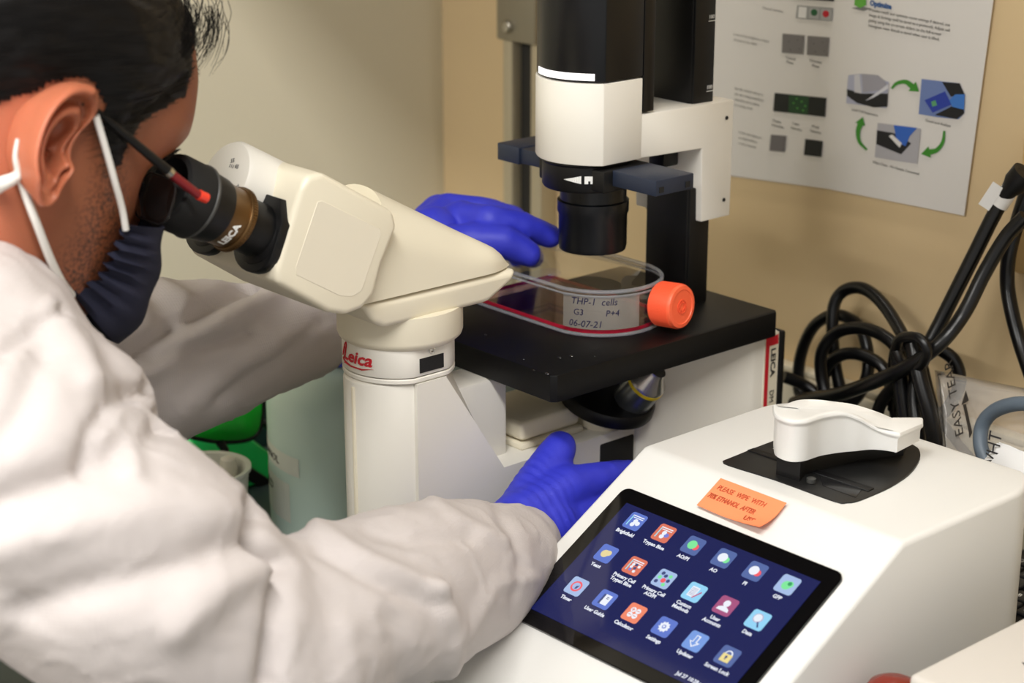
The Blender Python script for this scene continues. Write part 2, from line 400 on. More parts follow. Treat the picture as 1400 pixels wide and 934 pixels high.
lathe(b, [(.030, .004), (.036, .006), (.037, .016), (.034, .020)], 48, axis_mx(bin_(X0, 0, -.010), TA))
pv = obj('pivot_ring', b, white, mic)
b = NB(); lathe(b, [(.0026, 0), (.0026, .0012), (.0012, .0012), (.0012, .0005)], 20, axis_mx(bin_(X0+.022, .0215, .010), V((.7, TA.y, TA.z))))
obj('pivot_screw', b, chrome, pv)
bino = NB()
xs = X0
prism(bino, [(.021, -.020), (.017, -.042), (.022, -.055), (.034, -.064), (.050, -.067), (.100, -.063), (.105, -.055), (.112, .002), (.110, .012), (.100, .0185), (.030, .0165), (.021, .008)], xs-.055, xs+.055, .012, 5, mx=TN, ang=16)
bo = obj('binocular_body', bino, cream, mic)
b = NB(); prism(b, [(.030, -.044), (.036, -.050), (.046, -.053), (.088, -.052), (.091, -.048), (.095, -.001), (.092, .001), (.036, .001), (.033, -.002)], xs+.0548, xs+.0553, .0002, 1, mx=TN); obj('side_panel', b, cream2, bo)
b = NB(); lathe(b, [(.0270, .085), (.0270, .131), (.0250, .134)], 48, M.Translation(B0+NA*(-.008)) @ frame((0, 0, 0), (1, 0, 0), NA) @ M.Rotation(0, 4, 'Z'))
hub = obj('pupil_scale_hub', b, white, bo)
b = NB(); HF = frame(bin_(X0+.003, .1343, -.002), (1, 0, 0), NA)
for s, x, y, rot in (('55', -.003, .004, 20), ('65', .0035, .002, -8), ('75', .013, -.010, -40)):
    text(b, s, .0042, HF @ M.Translation((x, y, 0)) @ M.Rotation(R(rot), 4, 'Z'))
for a in (60, 90, 120): flat(b, [(.004*cos(R(a))-.0002, .001), (.004*cos(R(a))+.0002, .001), (.004*cos(R(a))+.0002, .0034), (.004*cos(R(a))-.0002, .0034)], 0, HF)
obj('scale_marks', b, dark_ink, hub)
eyes = []
for k, sx in (('near', 1), ('far', -1)):
    ex = X0+sx*.031
    b = NB(); PF = frame(bin_(ex, .1075, -.0335), (1, 0, 0), NA)
    rot = M.Rotation(R(6), 4, 'X')
    prism(b, [(.0225, .010), (.0225, -.012)]+[(.0225*cos(R(a)), -.012+.0165*sin(R(a))) for a in range(-15, -166, -15)]+[(-.0225, -.012), (-.0225, .010), (-.012, .0255), (.012, .0255)], -.002, .006, .001, 2, mx=PF @ rot, only='caps')
    obj('eyetube_plate', b, blackp, bo)
    b = NB()
    EY = axis_mx(bin_(ex, .1080, -.034), TA) @ M.Diagonal((1.10, 1.10, 1.0, 1))
    lathe(b, [(.0215, 0), (.0210, .004), (.0172, .006), (.0168, .0255)], 48, EY, 0)
    lathe(b, [(.0195, .0250), (.0202, .0260), (.0202, .0295), (.0195, .0305)], 48, EY, 1)
    lathe(b, [(.0188, .0305), (.0192, .0440), (.0195, .0445)], 48, EY, 1)
    lathe(b, [(.0200, .0445), (.0205, .046), (.0214, .056), (.0218, .0585)], 48, EY, 0)
    ep = obj('eyepiece', b, [blackp, bronze], bo)
    b = NB()
    for i in range(72):
        a = 2*pi*i/72; box(b, (.0200, -.0004, .0262), (.0207, .0004, .0293), 0, mx=EY @ M.Rotation(a, 4, 'Z'))
    obj('knurled_ring', b, bronze, bo)
    b = NB(); lathe(b, [(.0218, .0585), (.0228, .061), (.0232, .0815), (.0224, .0845), (.0195, .0855), (.0170, .0755), (.0150, .0715), (.0, .0715)], 48, EY, caps=False); obj('eyecup', b, blackm, bo)
    if k == 'near':
        q = NB(); text(q, 'LEICA', .0068, M.Translation((-.012, 0, 0)), bold=.00025, th=.0002)
        for v in q.verts:      # wrap round the barrel
            a = R(-26)+v.co.x/.0192; rr = .01925+v.co.z; zz = .0352+v.co.y
            v.co = EY @ V((rr*cos(a), rr*sin(a), zz))
        EYTEXT = obj('eyepiece_lettering', q, white_ink, bo)
        b = NB(); lathe(b, [(.0229, .0605), (.0234, .061), (.0235, .0625), (.0229, .063)], 48, EY, caps=False); obj('eyecup_scale', b, mat('grey_scale', rgb(70, 70, 68), .4), bo)
# transmitted-light column
b = NB(); box(b, (-.1100, .205, .198), (-.062, .232, .30), .002); box(b, (-.1100, .205, .368), (-.062, .232, .62), .003)
box(b, (-.0655, .2065, .198), (-.0605, .2305, .30), .0015); box(b, (-.0655, .2065, .368), (-.0605, .2305, .62), .0015)
post = obj('pillar', b, blackp, mic)
for zz in (.381, .438):
    b = NB(); text(b, '100', .0045, frame((-.0602, .2215, zz), (0, 1, 0), (0, 0, 1))); flat(b, [(.2215, zz-.002), (.2295, zz-.002), (.2295, zz-.0015), (.2215, zz-.0015)], -.0602, YZ); obj('height_scale', b, white_ink, post)
# arm and lamp housing
arc = [(XL+.001+(XR-XL-.002)*i/14, .100-.020*sin(pi*i/14)**.8) for i in range(15)]
b = NB(); prism(b, arc+[(XR-.001, .142), (XL+.001, .142)], .336, .4005, .001, 2, ang=35)
prism(b, [(.1405, .3362), (.212, .334), (.214, .272), (.249, .272), (.249, .3700), (.1405, .3715)], XL+.0014, XR-.0014, .0015, 2, mx=YZ)
arm = obj('condenser_arm', b, white, mic)
for yy, zz in ((.240, .356), (.240, .287)): b = NB(); lathe(b, [(.0016, 0), (.0016, .0006)], 14, axis_mx((XR-.001, yy, zz), (1, 0, 0))); obj('arm_screw', b, blackm, arm)
b = NB(); arc2 = [(p[0], p[1]+.0012) for p in arc]
prism(b, arc2+[(XR-.001, .142), (XL+.001, .142)], .4015, .56, .001, 2, ang=35)
box(b, (XL+.001, .1425, .373), (XR-.001, .155, .56), .001)
lh = obj('lamp_housing', b, mat('lamp_black', rgb(9, 10, 13), .3, spec=.4), mic)
b = NB(); win = [(p[0], p[1]-.0004) for p in arc2[3:14]]; prism(b, win+[(win[-1][0], .11), (win[0][0], .11)], .4028, .4082, 0); obj('lamp_window', b, emit('lamp_glow', (1, .95, .92, 1), 1.5), lh)
b = NB()
lathe(b, [(.030, .336), (.0365, .3355), (.0365, .3345), (.0348, .333), (.0348, .3145), (.0335, .3125), (.030, .312)], 56, M.Translation((X0, .118, 0)))
box(b, (XL+.006, .098, .3145), (XR+.002, .150, .3325), .002)
cr = obj('condenser_mount', b, blackp, mic)
q = NB()
for k in range(8): f0, f1 = k/8+.01, (k+1)/8; prism(q, [(.0115*f0, -.0028*f0), (.0115*f1, -.0028*f1), (.0115*f1, .0035*f1), (.0115*f0, .0035*f0)], .0003, .0006)
prism(q, [(.0135, .0032), (.0185, .0032), (.0185, -.0028), (.0172, -.0028), (.0172, -.0005), (.0158, -.0005), (.0158, -.0028), (.0135, -.0028)], .0003, .0006)
for v in q.verts:
    a = R(288)+v.co.x*1.25/.0350; rr = .0350+v.co.z; v.co = V((X0+rr*cos(a), .118+rr*sin(a), .3235+v.co.y))
obj('white_arrow_mark', q, white_ink, cr)
b = NB(); lathe(b, [(.0270, .3125), (.0270, .300), (.0290, .299), (.0290, .290), (.0278, .2875), (.0278, .262), (.0270, .2585), (.022, .258), (.020, .262), (0, .262)], 56, M.Translation((X0, .127, 0)), caps=False)
obj('condenser_lens', b, mat('condenser_black', rgb(9, 11, 15), .33, spec=.4), mic)
b = NB(); box(b, (-.182, .108, .3195), (-.004, .150, .3320), .001); box(b, (-.187, .106, .3185), (-.160, .152, .3330), .001)
for yy in (.114, .143): box(b, (-.006, yy-.0025, .322), (-.0035, yy+.0025, .3265), 0, mi=1)
obj('phase_slider', b, [bluegrey, blackm], mic)
b = NB(); tube(b, [(-.118, .222, .276), (-.118, .222, .262), (-.120, .226, .235), (-.128, .234, .215), (-.134, .240, .201)], .0032, 10); box(b, (-.1225, .217, .270), (-.1135, .227, .277), .001); obj('lamp_cable', b, black_rubber, mic)
b = NB(); box(b, (-.092, .188, .318), (-.074, .206, .342), .002); obj('cable_socket', b, blackp, mic)

# ------------------------------------------------------------------ culture flask
fl = thing('culture_flask', 'clear flat culture flask with pink medium and orange cap lying on the black stage', 'flask', (-.1, .127, .2))
plastic = clear('clear_polystyrene', (.93, .94, .95, 1), rough=.03)
rimm = clear('clear_rim', (.80, .82, .86, 1), rough=.05, milky=.16, milk=(.8, .8, .84, 1))
def fl_out(ins=0):
    out = [(-.196+ins, .084), (-.190+ins, .0775+ins), (-.084, .0775+ins)]
    for i in range(1, 12):
        a = R(-90+180*i/12); out.append((-.084+(.051-ins)*cos(a)**.9 if cos(a) > 0 else -.084, .1265+(.049-ins)*sin(a)))
    out += [(-.084, .1755-ins), (-.190+ins, .1755-ins), (-.196+ins, .169)]
    return out
b = NB(); prism(b, fl_out(.0016), .2012, .2372, .0012, 2, ang=50)
body = obj('flask_wall', b, plastic, fl, sharp=35)
b = NB()
def rimtube(bm, z, r, ins):
    pts = [V((p[0], p[1], z)) for p in fl_out(ins)]; pts.append(pts[0]); tube(bm, pts, r, 8, smooth=3)
rimtube(b, .2374, .0017, -.0002); rimtube(b, .2336, .0010, -.0006); rimtube(b, .2016, .0015, -.0004)
obj('rim', b, rimm, fl)
b = NB(); prism(b, fl_out(.0026), .2020, .2050, 0); b.normal_update()
for f in b.faces: f.material_index = 1 if abs(f.normal.z) < .5 else 0
obj('pink_medium', b, [clear('pink_medium', (.80, .66, .70, 1), rough=.02, milky=.01, milk=(.5, .01, .04, 1)), clear('pink_meniscus', (.6, .03, .08, 1), rough=.02, milky=.75, milk=(.72, .012, .05, 1))], fl)
# neck and cap, neck leaves the rounded end near its back
CA = V((.985, .14, .06)).normalized(); CC = V((-.0345, .1455, .2205))
b = NB(); lathe(b, [(.0135, -.016), (.0130, -.004), (.0128, .012), (.0118, .012), (.0118, -.016)], 40, axis_mx(CC, CA), caps=False); obj('neck', b, plastic, fl)
b = NB(); prof = [(.0165, .0), (.0178, .001), (.0178, .0205), (.0170, .0222), (.0140, .0226), (.0136, .0220), (.0, .0220)]
lathe(b, prof, 60, axis_mx(CC+CA*.001, CA), caps=False)
for i in range(90):
    a = 2*pi*i/90; box(b, (.0176, -.00022, .0015), (.0182, .00022, .0195), 0, mx=axis_mx(CC+CA*.001, CA) @ M.Rotation(a, 4, 'Z'))
orange = mat('orange_cap_plastic', rgb(252, 104, 66), .4)
cap = obj('cap', b, orange, fl, label='orange screw cap')
b = NB(); CMX = axis_mx(CC+CA*.0231, CA)
for r in (.0055, .0032): lathe(b, [(r-.0004, 0), (r-.0004, .0005), (r+.0004, .0005), (r+.0004, 0)], 30, CMX, caps=False)
for i in range(8): box(b, (.0033, -.0003, 0), (.0054, .0003, .0004), 0, mx=CMX @ M.Rotation(i*pi/4, 4, 'Z'))
obj('cap_emblem', b, mat('orange_relief', rgb(244, 92, 58), .4), cap)
# grey reflection painted as a translucent panel round the near shoulder of the flask
def shoulder(s, z, o):
    a = R(-90)+(s-.004)/.050
    if s < .004: return V((-.084+s-.004, .0775-o, z))
    return V((-.084+(.051+o)*max(cos(a), 0)**.9, .1265+(.049+o)*sin(a), z))
b = NB(); n_ = 24; rws = []
for o_ in (.0001, .0003): rws.append([[b.verts.new(shoulder(.012+.066*i/n_, z, o_)) for i in range(n_+1)] for z in (.2062, .2345)])
for L2 in rws:
    for i in range(n_): b.faces.new((L2[0][i], L2[0][i+1], L2[1][i+1], L2[1][i]))
obj('reflection_panel', b, clear('reflection_grey', (.8, .8, .8, 1), rough=.25, milky=.34, milk=(.46, .43, .39, 1)), fl, sharp=60)
# handwriting on the near side wall
blue_pen = mat('blue_marker', rgb(38, 38, 92), .6)
pts = fl_out(0)
q = NB()
text(q, 'THP-1  cells', .0078, M.Translation((.019, .2265, 0)), shear=.15, th=.0001); text(q, 'G3         P+4', .0072, M.Translation((.021, .2175, 0)), shear=.1, th=.0001); text(q, '06-07-21', .0078, M.Translation((.017, .2080, 0)), shear=.2, th=.0001)
for v in q.verts:
    s = v.co.x; a = R(-90)+ (s-.004)/.050; z = v.co.y
    if s < .004: v.co = V((-.084+s-.004, .0770, z))
    else: v.co = V((-.084+.0515*max(cos(a), 0)**.9, .1265+.0495*sin(a), z))
obj('handwriting', q, blue_pen, fl, sharp=60)

# ------------------------------------------------------------------ cell counter
YAW = R(.786); CX = V((cos(YAW), sin(YAW), 0)); CY = V((-sin(YAW), cos(YAW), 0)); CO = V((.1045, -.0156, .1206))
cc = thing('cell_counter', 'white benchtop cell counter with tilted touchscreen, in front of the microscope', 'cell counter', (.18, .0, BZ))
LM = frame((CO.x, CO.y, 0), CX, CY)       # local x right, y back, z up
TILT = R(29.665); SX = CX; SY = CY*cos(TILT)+ZV*sin(TILT)
SM = frame(CO, SX, SY)                     # screen plane: x right, y up the screen, z outward
def cy_(v): return -v*cos(TILT), CO.z-v*sin(TILT)      # screen-plane v (down) to local (y,z)
TOPZ = .1505; p0 = cy_(.195); p1 = cy_(-(TOPZ+.003-CO.z)/sin(TILT))
LYZ = LM @ YZ
b = NB(); off = -.0030
prism(b, [(p0[0]+.012, BZ+.004), (p0[0], p0[1]-.012), (p0[0], p0[1]+off), (p1[0], TOPZ), (.228, TOPZ-.001), (.236, BZ+.004)], -.0490, .1900, .021, 6, mx=YZ, ang=12)
for yy in [.186+.0045*k for k in range(11)]: bmesh.ops.bisect_plane(b, geom=b.verts[:]+b.edges[:]+b.faces[:], plane_co=(0, yy, 0), plane_no=(0, 1, 0))
for v in b.verts:
    if v.co.y > .186: k_ = (.1195-.05+math.sqrt(max(0, .0502**2-(v.co.y-.186)**2)))/.1195; v.co.x = .0705+(v.co.x-.0705)*k_
bmesh.ops.transform(b, matrix=LM, verts=b.verts)
for x in (-.03, .165):
    for y in (-.14, .19): box(b, (x-.008, y-.008, BZ), (x+.008, y+.008, BZ+.012), .001, mx=LM)
shell = obj('shell', b, counter_white, cc, sharp=50)
glassb = mat('black_glass', rgb(6, 6, 8), .06, spec=.5)
b = NB(); prism(b, [(p[0]+.0700, p[1]-.0415) for p in rrect(.2035, .1325, .007)], -.004, .0002, .0006, 1, mx=SM, only='top')
ts = obj('touchscreen', b, glassb, cc)
b = NB(); box(b, (-.0188, -.0965, .0002), (.1605, .0118, .0005), 0, mx=SM)
obj('display', b, emit('navy_screen', rgb(8, 20, 84), .8, .06), ts)
EC = {}
def ec(r, g, b_):
    k = (r, g, b_)
    if k not in EC: EC[k] = emit('screen_%d_%d_%d' % k, rgb(*k), .9, .3, base=(.02, .02, .02, 1))
    return EC[k]
DXi, DYi = .02824, .03308
Wt = (232, 236, 246)
def icon(i, j, tile, cap_, draw):
    bm = NB(); mats = [ec(*tile), ec(*Wt)]; x, y = DXi*i, -DYi*j
    flat(bm, [(x+p[0], y+p[1]) for p in rrect(.0150, .0150, .0022, 3)], .0006, SM, 0, .0001)
    def mi(c):
        m = ec(*c)
        if m not in mats: mats.append(m)
        return mats.index(m)
    def d(cx, cy_2, r, c, z=.0008): disc(bm, x+cx*.001, y+cy_2*.001, r*.001, z, SM, mi(c), th=.0001)
    def p(pts, c, z=.0008): flat(bm, [(x+a*.001, y+b_*.001) for a, b_ in pts], z, SM, mi(c), .0001)
    def r(x0, y0, x1, y1, c, z=.0008): p([(x0, y0), (x1, y0), (x1, y1), (x0, y1)], c, z)
    draw(d, p, r)
    for k, ln in enumerate(cap_.split('\n')):
        text(bm, ln, .0041, SM @ M.Translation((x, y-.0128-.0038*k, .0006)), 1, 'CENTER', th=.00005, bold=.00012)
    return obj('app_icon', bm, mats, ts, sharp=30)
ORG_ = (214, 108, 84); BL = (84, 112, 200); GB = (72, 96, 158); PL = (160, 184, 224); CYN = (140, 206, 240); GRN = (120, 226, 150); RED = (240, 82, 92); DK = (44, 62, 120)
def doc(d, p, r): r(-5, 4.2, 5.5, 5, Wt); r(-5, -5, -4.2, 4, (150, 220, 235)); r(-3.5, 2.6, 5.5, 3.3, Wt)
def i00(d, p, r): doc(d, p, r); d(.5, .2, 1.9, Wt); d(3.4, -1.2, 1.9, Wt); d(-.2, -3, 1.9, Wt)
def i10(d, p, r): doc(d, p, r); d(.5, .4, 1.9, Wt); d(3.5, -1, 1.9, (110, 120, 210)); d(.3, -3, 1.9, Wt)
def i20(d, p, r): d(2.6, -.6, 2.7, RED); d(-.8, .2, 3.8, GRN, .001)
def i30(d, p, r): d(2.8, -.8, 2.7, GRN); d(-.8, .2, 3.8, Wt, .001)
def i40(d, p, r): d(2.8, -.8, 2.7, RED); d(-.8, .2, 3.8, Wt, .001)
def i50(d, p, r): d(-.2, -.8, 3.6, GRN); d(2, .6, 2.6, GRN, .0009); d(1.6, 1, 1.6, (20, 150, 90), .001)
def i01(d, p, r): d(-.8, -.3, 3.3, (226, 208, 150)); d(2, .9, 2.4, (226, 208, 150), .0009)
def i11(d, p, r):
    doc(d, p, r)
    for a, b_, c in ((1, 1.4, DK), (4, .6, Wt), (-1.8, -1.4, Wt), (1.6, -1.6, DK), (-1.4, -3.6, (110, 120, 210)), (2.6, -4.2, Wt), (-1.6, 1, Wt)): d(a, b_, 1.2, c)
def i21(d, p, r):
    for a, b_, c in ((-3.6, 4, DK), (3.6, 3.4, GRN), (-.2, 2.6, DK), (-4, .2, GRN), (4.2, -.4, DK), (-4.4, -3.8, DK), (2.8, -4.4, GRN)): d(a, b_, 1.5, c)
    d(.4, -1.4, 2, RED)
def i31(d, p, r):
    r(-4, -4.2, 2.4, 4.4, Wt)
    for k in range(6): r(-3.2, -3+k*1.15, 1.6, -2.7+k*1.15, (120, 130, 170), .0009)
    p([(1, -4.4), (1.8, -4.9), (6, 1.6), (5.2, 2.2)], (190, 60, 110), .001)
def i41(d, p, r): d(0, 2, 2.7, Wt); p([(-5, -4.4), (5, -4.4), (4.4, -2.2), (1.4, -.6), (-1.4, -.6), (-4.4, -2.2)], Wt)
def i51(d, p, r): p([(.6, -1.6), (1.6, -1), (4.2, -5), (3.2, -5.6)], DK); d(-.6, 1.4, 3.8, (180, 170, 200)); d(-.6, 1.4, 3.1, (226, 234, 244), .001)
def i02(d, p, r): d(0, 0, 4.6, RED); d(0, 0, 3.2, PL, .0009); p([(0, 0), (2.2, 1.4), (1.6, -1.8), (0, -2.6)], DK, .001)
def i12(d, p, r): r(-3.4, -4.6, -1.6, 4.2, DK); r(-1.6, -4.4, 4.2, 4.4, Wt); r(.6, 2, 2.6, 2.6, DK, .0009); r(.6, .8, 2.6, 1.4, DK, .0009)
def i22(d, p, r):
    for a, b_ in ((-2.2, 2.2), (2.2, 2.2), (-2.2, -2.2), (2.2, -2.2)):
        d(a, b_, 2.1, Wt); r(a-1.3, b_-.25, a+1.3, b_+.25, ORG_, .001)
    r(-2.45, .9, -1.95, 3.5, ORG_, .001)
def i32(d, p, r):
    p([((4.6 if k % 2 else 3.5)*cos(2*pi*(k//2*2+(k % 2)*.7)/20*1.0), (4.6 if k % 2 else 3.5)*sin(2*pi*(k//2*2+(k % 2)*.7)/20)) for k in range(20)], Wt); d(0, 0, 1.6, BL, .001); d(0, 0, .9, Wt, .0012)
def i42(d, p, r):
    p([(-1.8, 4.8), (1.8, 4.8), (1.8, -.6), (4.4, -.6), (0, -5.2), (-4.4, -.6), (-1.8, -.6)], Wt); p([(-1, 4), (1, 4), (1, -1.3), (2.6, -1.3), (0, -4.1), (-2.6, -1.3), (-1, -1.3)], (110, 150, 220), .001)
def i52(d, p, r):
    d(0, 1.6, 3, Wt); d(0, 1.6, 2, GB, .0009); r(-3.8, -5, 3.8, 1.4, (232, 214, 140), .001); d(0, -1, 1, DK, .0012); r(-.4, -3.2, .4, -1, DK, .0012)
for a in ((0, 0, BL, 'Brightfield', i00), (1, 0, ORG_, 'Trypan Blue', i10), (2, 0, GB, 'AO/PI', i20), (3, 0, GB, 'AO', i30), (4, 0, GB, 'PI', i40), (5, 0, PL, 'GFP', i50),
          (0, 1, BL, 'Yeast', i01), (1, 1, ORG_, 'Primary Cell\nTrypan Blue', i11), (2, 1, PL, 'Primary Cell\nAO/PI', i21), (3, 1, CYN, 'Custom\nMethods', i31), (4, 1, (160, 70, 120), 'User\nAccounts', i41), (5, 1, CYN, 'Data', i51),
          (0, 2, PL, 'Timer', i02), (1, 2, BL, 'User Guide', i12), (2, 2, (236, 128, 96), 'Calculator', i22), (3, 2, BL, 'Settings', i32), (4, 2, (110, 150, 220), 'Updater', i42), (5, 2, GB, 'Screen Lock', i52)): icon(*a)
b = NB(); text(b, 'Jul 27 10:28 am', .0040, SM @ M.Translation((.118, -.0935, .0006)), th=.00005, bold=.0001); obj('clock_line', b, ec(*Wt), ts)
# black sample tray let into the top
TZ = .1508
def tray(uvs): return [onz(u, v, TZ+.001) for u, v in uvs]
def zprism(bm, P, z0, z1, bev=0, mi=None, only='top'): return prism(bm, [(q.x, q.y) for q in P], z0, z1, bev, 2, only=only if bev else None, mi=mi)
tp = tray([(988, 629), (1030, 612), (1075, 597), (1150, 588), (1220, 598), (1250, 608), (1258, 617), (1256, 630), (1243, 647), (1218, 664), (1190, 677), (1172, 684), (1158, 686), (1140, 684), (1060, 655), (996, 635)])
tp = spline(tp[1:7]+tp[7:]+[tp[0]], 3)
b = NB(); zprism(b, tp, TZ-.006, TZ+.0006, .0005); sat = mat('tray_black', rgb(22, 22, 22), .4)
trayo = obj('sample_tray', b, sat, cc)
b = NB(); q = tray([(1022, 616), (1031, 613), (1195, 668), (1187, 672)]); zprism(b, q, TZ, TZ+.0016, .0004); obj('tray_ridge', b, blackp, trayo)
b = NB(); q = tray([(1120, 648), (1180, 668), (1170, 680), (1125, 664)]); zprism(b, q, TZ, TZ+.0011, .0003); obj('sample_plate', b, mat('tray_gloss', rgb(30, 30, 31), .2), trayo)
b = NB(); lathe(b, [(.0035, 0), (.0035, .003), (.0015, .004)], 20, M.Translation(onz(1109, 661, TZ)+V((0, 0, .001)))); obj('tray_pin', b, mat('pin_grey', rgb(60, 60, 58), .3), trayo)
# lever arm: black post, wavy white handle
b = NB(); q = [onz(u, v, TZ+.001) for u, v in ((1061, 648), (1093, 658), (1101, 648), (1170, 630), (1235, 622), (1240, 610), (1110, 610), (1065, 632))]
zprism(b, q, TZ, .1680, .002); obj('lever_post', b, blackp, cc)
Z0 = .1660
LFRONT = [(1057, 612, .033), (1060, 624, .033), (1077, 632, .033), (1098, 632, .033), (1122, 624.5, .033), (1149, 620, .0325), (1170, 618, .028), (1190, 616, .021), (1208, 617, .0175), (1226, 620, .0165)]
LBACK = [(1257, 604, .0150), (1257, 598, .0155)]
LTOP = [(1231, 574.5, .0165), (1200, 563, .022), (1168, 553, .029), (1142, 549, .033), (1115, 546, .0345), (1091, 547, .0345), (1070, 555, .034)]
LP = []
for u, v, h in LFRONT+LBACK:
    q = onz(u, v, Z0); LP.append((q.x, q.y, h))
for u, v, h in LTOP:
    q = onz(u, v, Z0+h); LP.append((q.x, q.y, h))
nf = len(LFRONT)
fr_ = spline([V(p) for p in LP[:nf]], 6); bk_ = spline([V(p) for p in LP[nf+1:]+[LP[0]]], 5)[:-1]
LP = fr_+[V(LP[nf])]+bk_
cen = sum(LP, V())/len(LP)
b = NB(); rings = []
def lring(inset, fn):
    out = []
    for i, p_ in enumerate(LP):
        t = (LP[(i+1) % len(LP)]-LP[i-1]); n_ = V((t.y, -t.x, 0)); n_ = n_.normalized() if n_.length > 0 else V()
        out.append(V((p_.x-n_.x*inset, p_.y-n_.y*inset, fn(p_.z))))
    return out
for inset, fn in ((.0016, lambda h: Z0), (.0002, lambda h: Z0+.0006), (0, lambda h: Z0+.002), (0, lambda h: Z0+h-.0065), (-.0006, lambda h: Z0+h-.0045), (-.0018, lambda h: Z0+h-.0034), (-.0020, lambda h: Z0+h-.0020), (-.0012, lambda h: Z0+h-.0006), (.0006, lambda h: Z0+h)): rings.append(lring(inset, fn))
cr_ = [V((p.x*.35+cen.x*.65, p.y*.35+cen.y*.65, p.z*.5+.5*(Z0+.030))) for p in rings[-1]]
rings.append([a.lerp(c, .5)+V((0, 0, -.0006)) for a, c in zip(rings[-1], cr_)])
loft(b, rings); obj('lever_handle', b, counter_white, cc, sharp=40)
# sticky note
note = NB(); n0 = V((.0335, .0585)); NQ = []
def scr(u, v, lift=0):
    q = ray(u, v); n = SM.to_3x3() @ V((0, 0, 1)); return CAM+q*((CO-CAM).dot(n)/q.dot(n))+n*lift
gn = 8
A_, B_, C_, D_ = (scr(986, 655), scr(1076, 689), scr(1043, 731), scr(953, 692))
nn = SM.to_3x3() @ V((0, 0, 1))
rows = []
for i in range(gn+1):
    v = i/gn; row = []
    for j in range(gn+1):
        u = j/gn; p_ = (A_*(1-u)+B_*u)*(1-v)+(D_*(1-u)+C_*u)*v
        curl = .004*max(0, (u+v-1.35))**1.5*3+.0008
        if u+v > 1.75: p_ = p_+(A_-C_)*.03*(u+v-1.75)
        row.append(p_+nn*curl)
    rows.append(row)
for lvl, flip in ((0, 1), (.00025, 0)):
    vs = [[note.verts.new(p_+nn*lvl) for p_ in row] for row in rows]
    for i in range(gn):
        for j in range(gn):
            f = (vs[i][j], vs[i][j+1], vs[i+1][j+1], vs[i+1][j]); note.faces.new(f[::-1] if flip else f)
paper_o = mat('orange_paper', rgb(250, 140, 92), .8)
nt_ = thing('sticky_note', 'small orange handwritten sticky note stuck above the touchscreen', 'sticky note', (A_+C_)/2)
obj('note_paper', note, paper_o, nt_)
b = NB(); ex = (B_-A_).normalized(); ey = (A_-D_).normalized()
L_ = (B_-A_).length; T_ = (A_-D_).length
NM = frame(D_+nn*.0014, ex, ey)
ink = mat('brown_ink', rgb(176, 74, 40), .7)
text(b, 'PLEASE  WIPE  WITH', .0062, NM @ M.Translation((.004, T_*.64, 0)), shear=.1, sx=L_/.078)
text(b, '70% ETHANOL  AFTER', .0060, NM @ M.Translation((.002, T_*.34, 0)), shear=.15, sx=L_/.084, bold=.0001)
text(b, 'USE', .0056, NM @ M.Translation((L_*.68, T_*.08, .0012)), shear=.1, bold=.0001)
obj('note_handwriting', b, ink, nt_)

# ------------------------------------------------------------------ leaflet on the wall
po = thing('wall_leaflet', 'folded white instruction leaflet with pictures and green arrows on the tan wall', 'leaflet', (-.02, .417, .25))
paper = mat('white_paper', rgb(226, 222, 216), .7)
PYW = .4165
def wp(u, v, lift=0):
    """point of the leaflet's plane; the leaflet stands off the wall a little"""
    return ony(u, v, PYW-lift)
XZ = M(((1, 0, 0, 0), (0, 0, -1, 0), (0, 1, 0, 0), (0, 0, 0, 1)))      # (x, z) -> wall facing -y
def page(name, a, b_, c, d, curl):
    """a b top corners, c d bottom corners (right, left); lower right corner stands off the wall"""
    bm = NB(); n = 8; g = {}
    for lv in (0, 1):
        for i in range(n+1):
            for j in range(n+1):
                u, v = j/n, i/n; p_ = (a*(1-u)+b_*u)*(1-v)+(d*(1-u)+c*u)*v
                off = curl*max(0, u*.6+v*.6-.6)**1.5
                g[lv, i, j] = bm.verts.new(p_+V((0, -off+lv*.0006, 0)))
    for i in range(n):
        for j in range(n):
            for lv in (0, 1): 
                f = [g[lv, i, j], g[lv, i, j+1], g[lv, i+1, j+1], g[lv, i+1, j]]; bm.faces.new(f if lv else f[::-1])
    ed = [(0, j) for j in range(n+1)]+[(i, n) for i in range(1, n+1)]+[(n, j) for j in range(n-1, -1, -1)]+[(i, 0) for i in range(n-1, 0, -1)]
    for k in range(len(ed)):
        p_, q_ = ed[k], ed[(k+1) % len(ed)]; bm.faces.new((g[0, p_[0], p_[1]], g[0, q_[0], q_[1]], g[1, q_[0], q_[1]], g[1, p_[0], p_[1]]))
    return obj(name, bm, paper, po, label=None)
ft, fb = wp(1148, -70), wp(1130, 258)
pr = page('right_page', ft, wp(1366, -60), wp(1318, 295), fb, .0)
pl_ = page('left_page', wp(925, -90), ft, fb, wp(905, 228), 0)
def pol(bm, uvs, lift, mi=0, th=.00008):
    P = [ony(u, v, PYW-lift) for u, v in uvs]
    prism(bm, [(p.x, p.z) for p in P], 0, th, mx=M.Translation((0, PYW-lift, 0)) @ XZ, mi=mi)
def ptext(bm, s, u, v, size, mi=0, align='LEFT', lift=.0009, tilt=-2.5, bold=0):
    p_ = wp(u, v, lift); a = R(tilt)
    text(bm, s, size, frame(p_, (cos(a), 0, sin(a)), (-sin(a), 0, cos(a))), mi, align, th=.00003, bold=bold)
LF = .0009
pm = {}
def pc(r, g, b_):
    k = (r, g, b_)
    if k not in pm: pm[k] = mat('print_%d_%d_%d' % k, rgb(*k), .6)
    return pm[k]
def pic(name, parent, layers):
    bm = NB(); ms = []
    for k, (c, uvs) in enumerate(layers):
        m = pc(*c)
        if m not in ms: ms.append(m)
        pol(bm, uvs, LF+k*.00012, ms.index(m))
    return obj(name, bm, ms, parent, sharp=30)
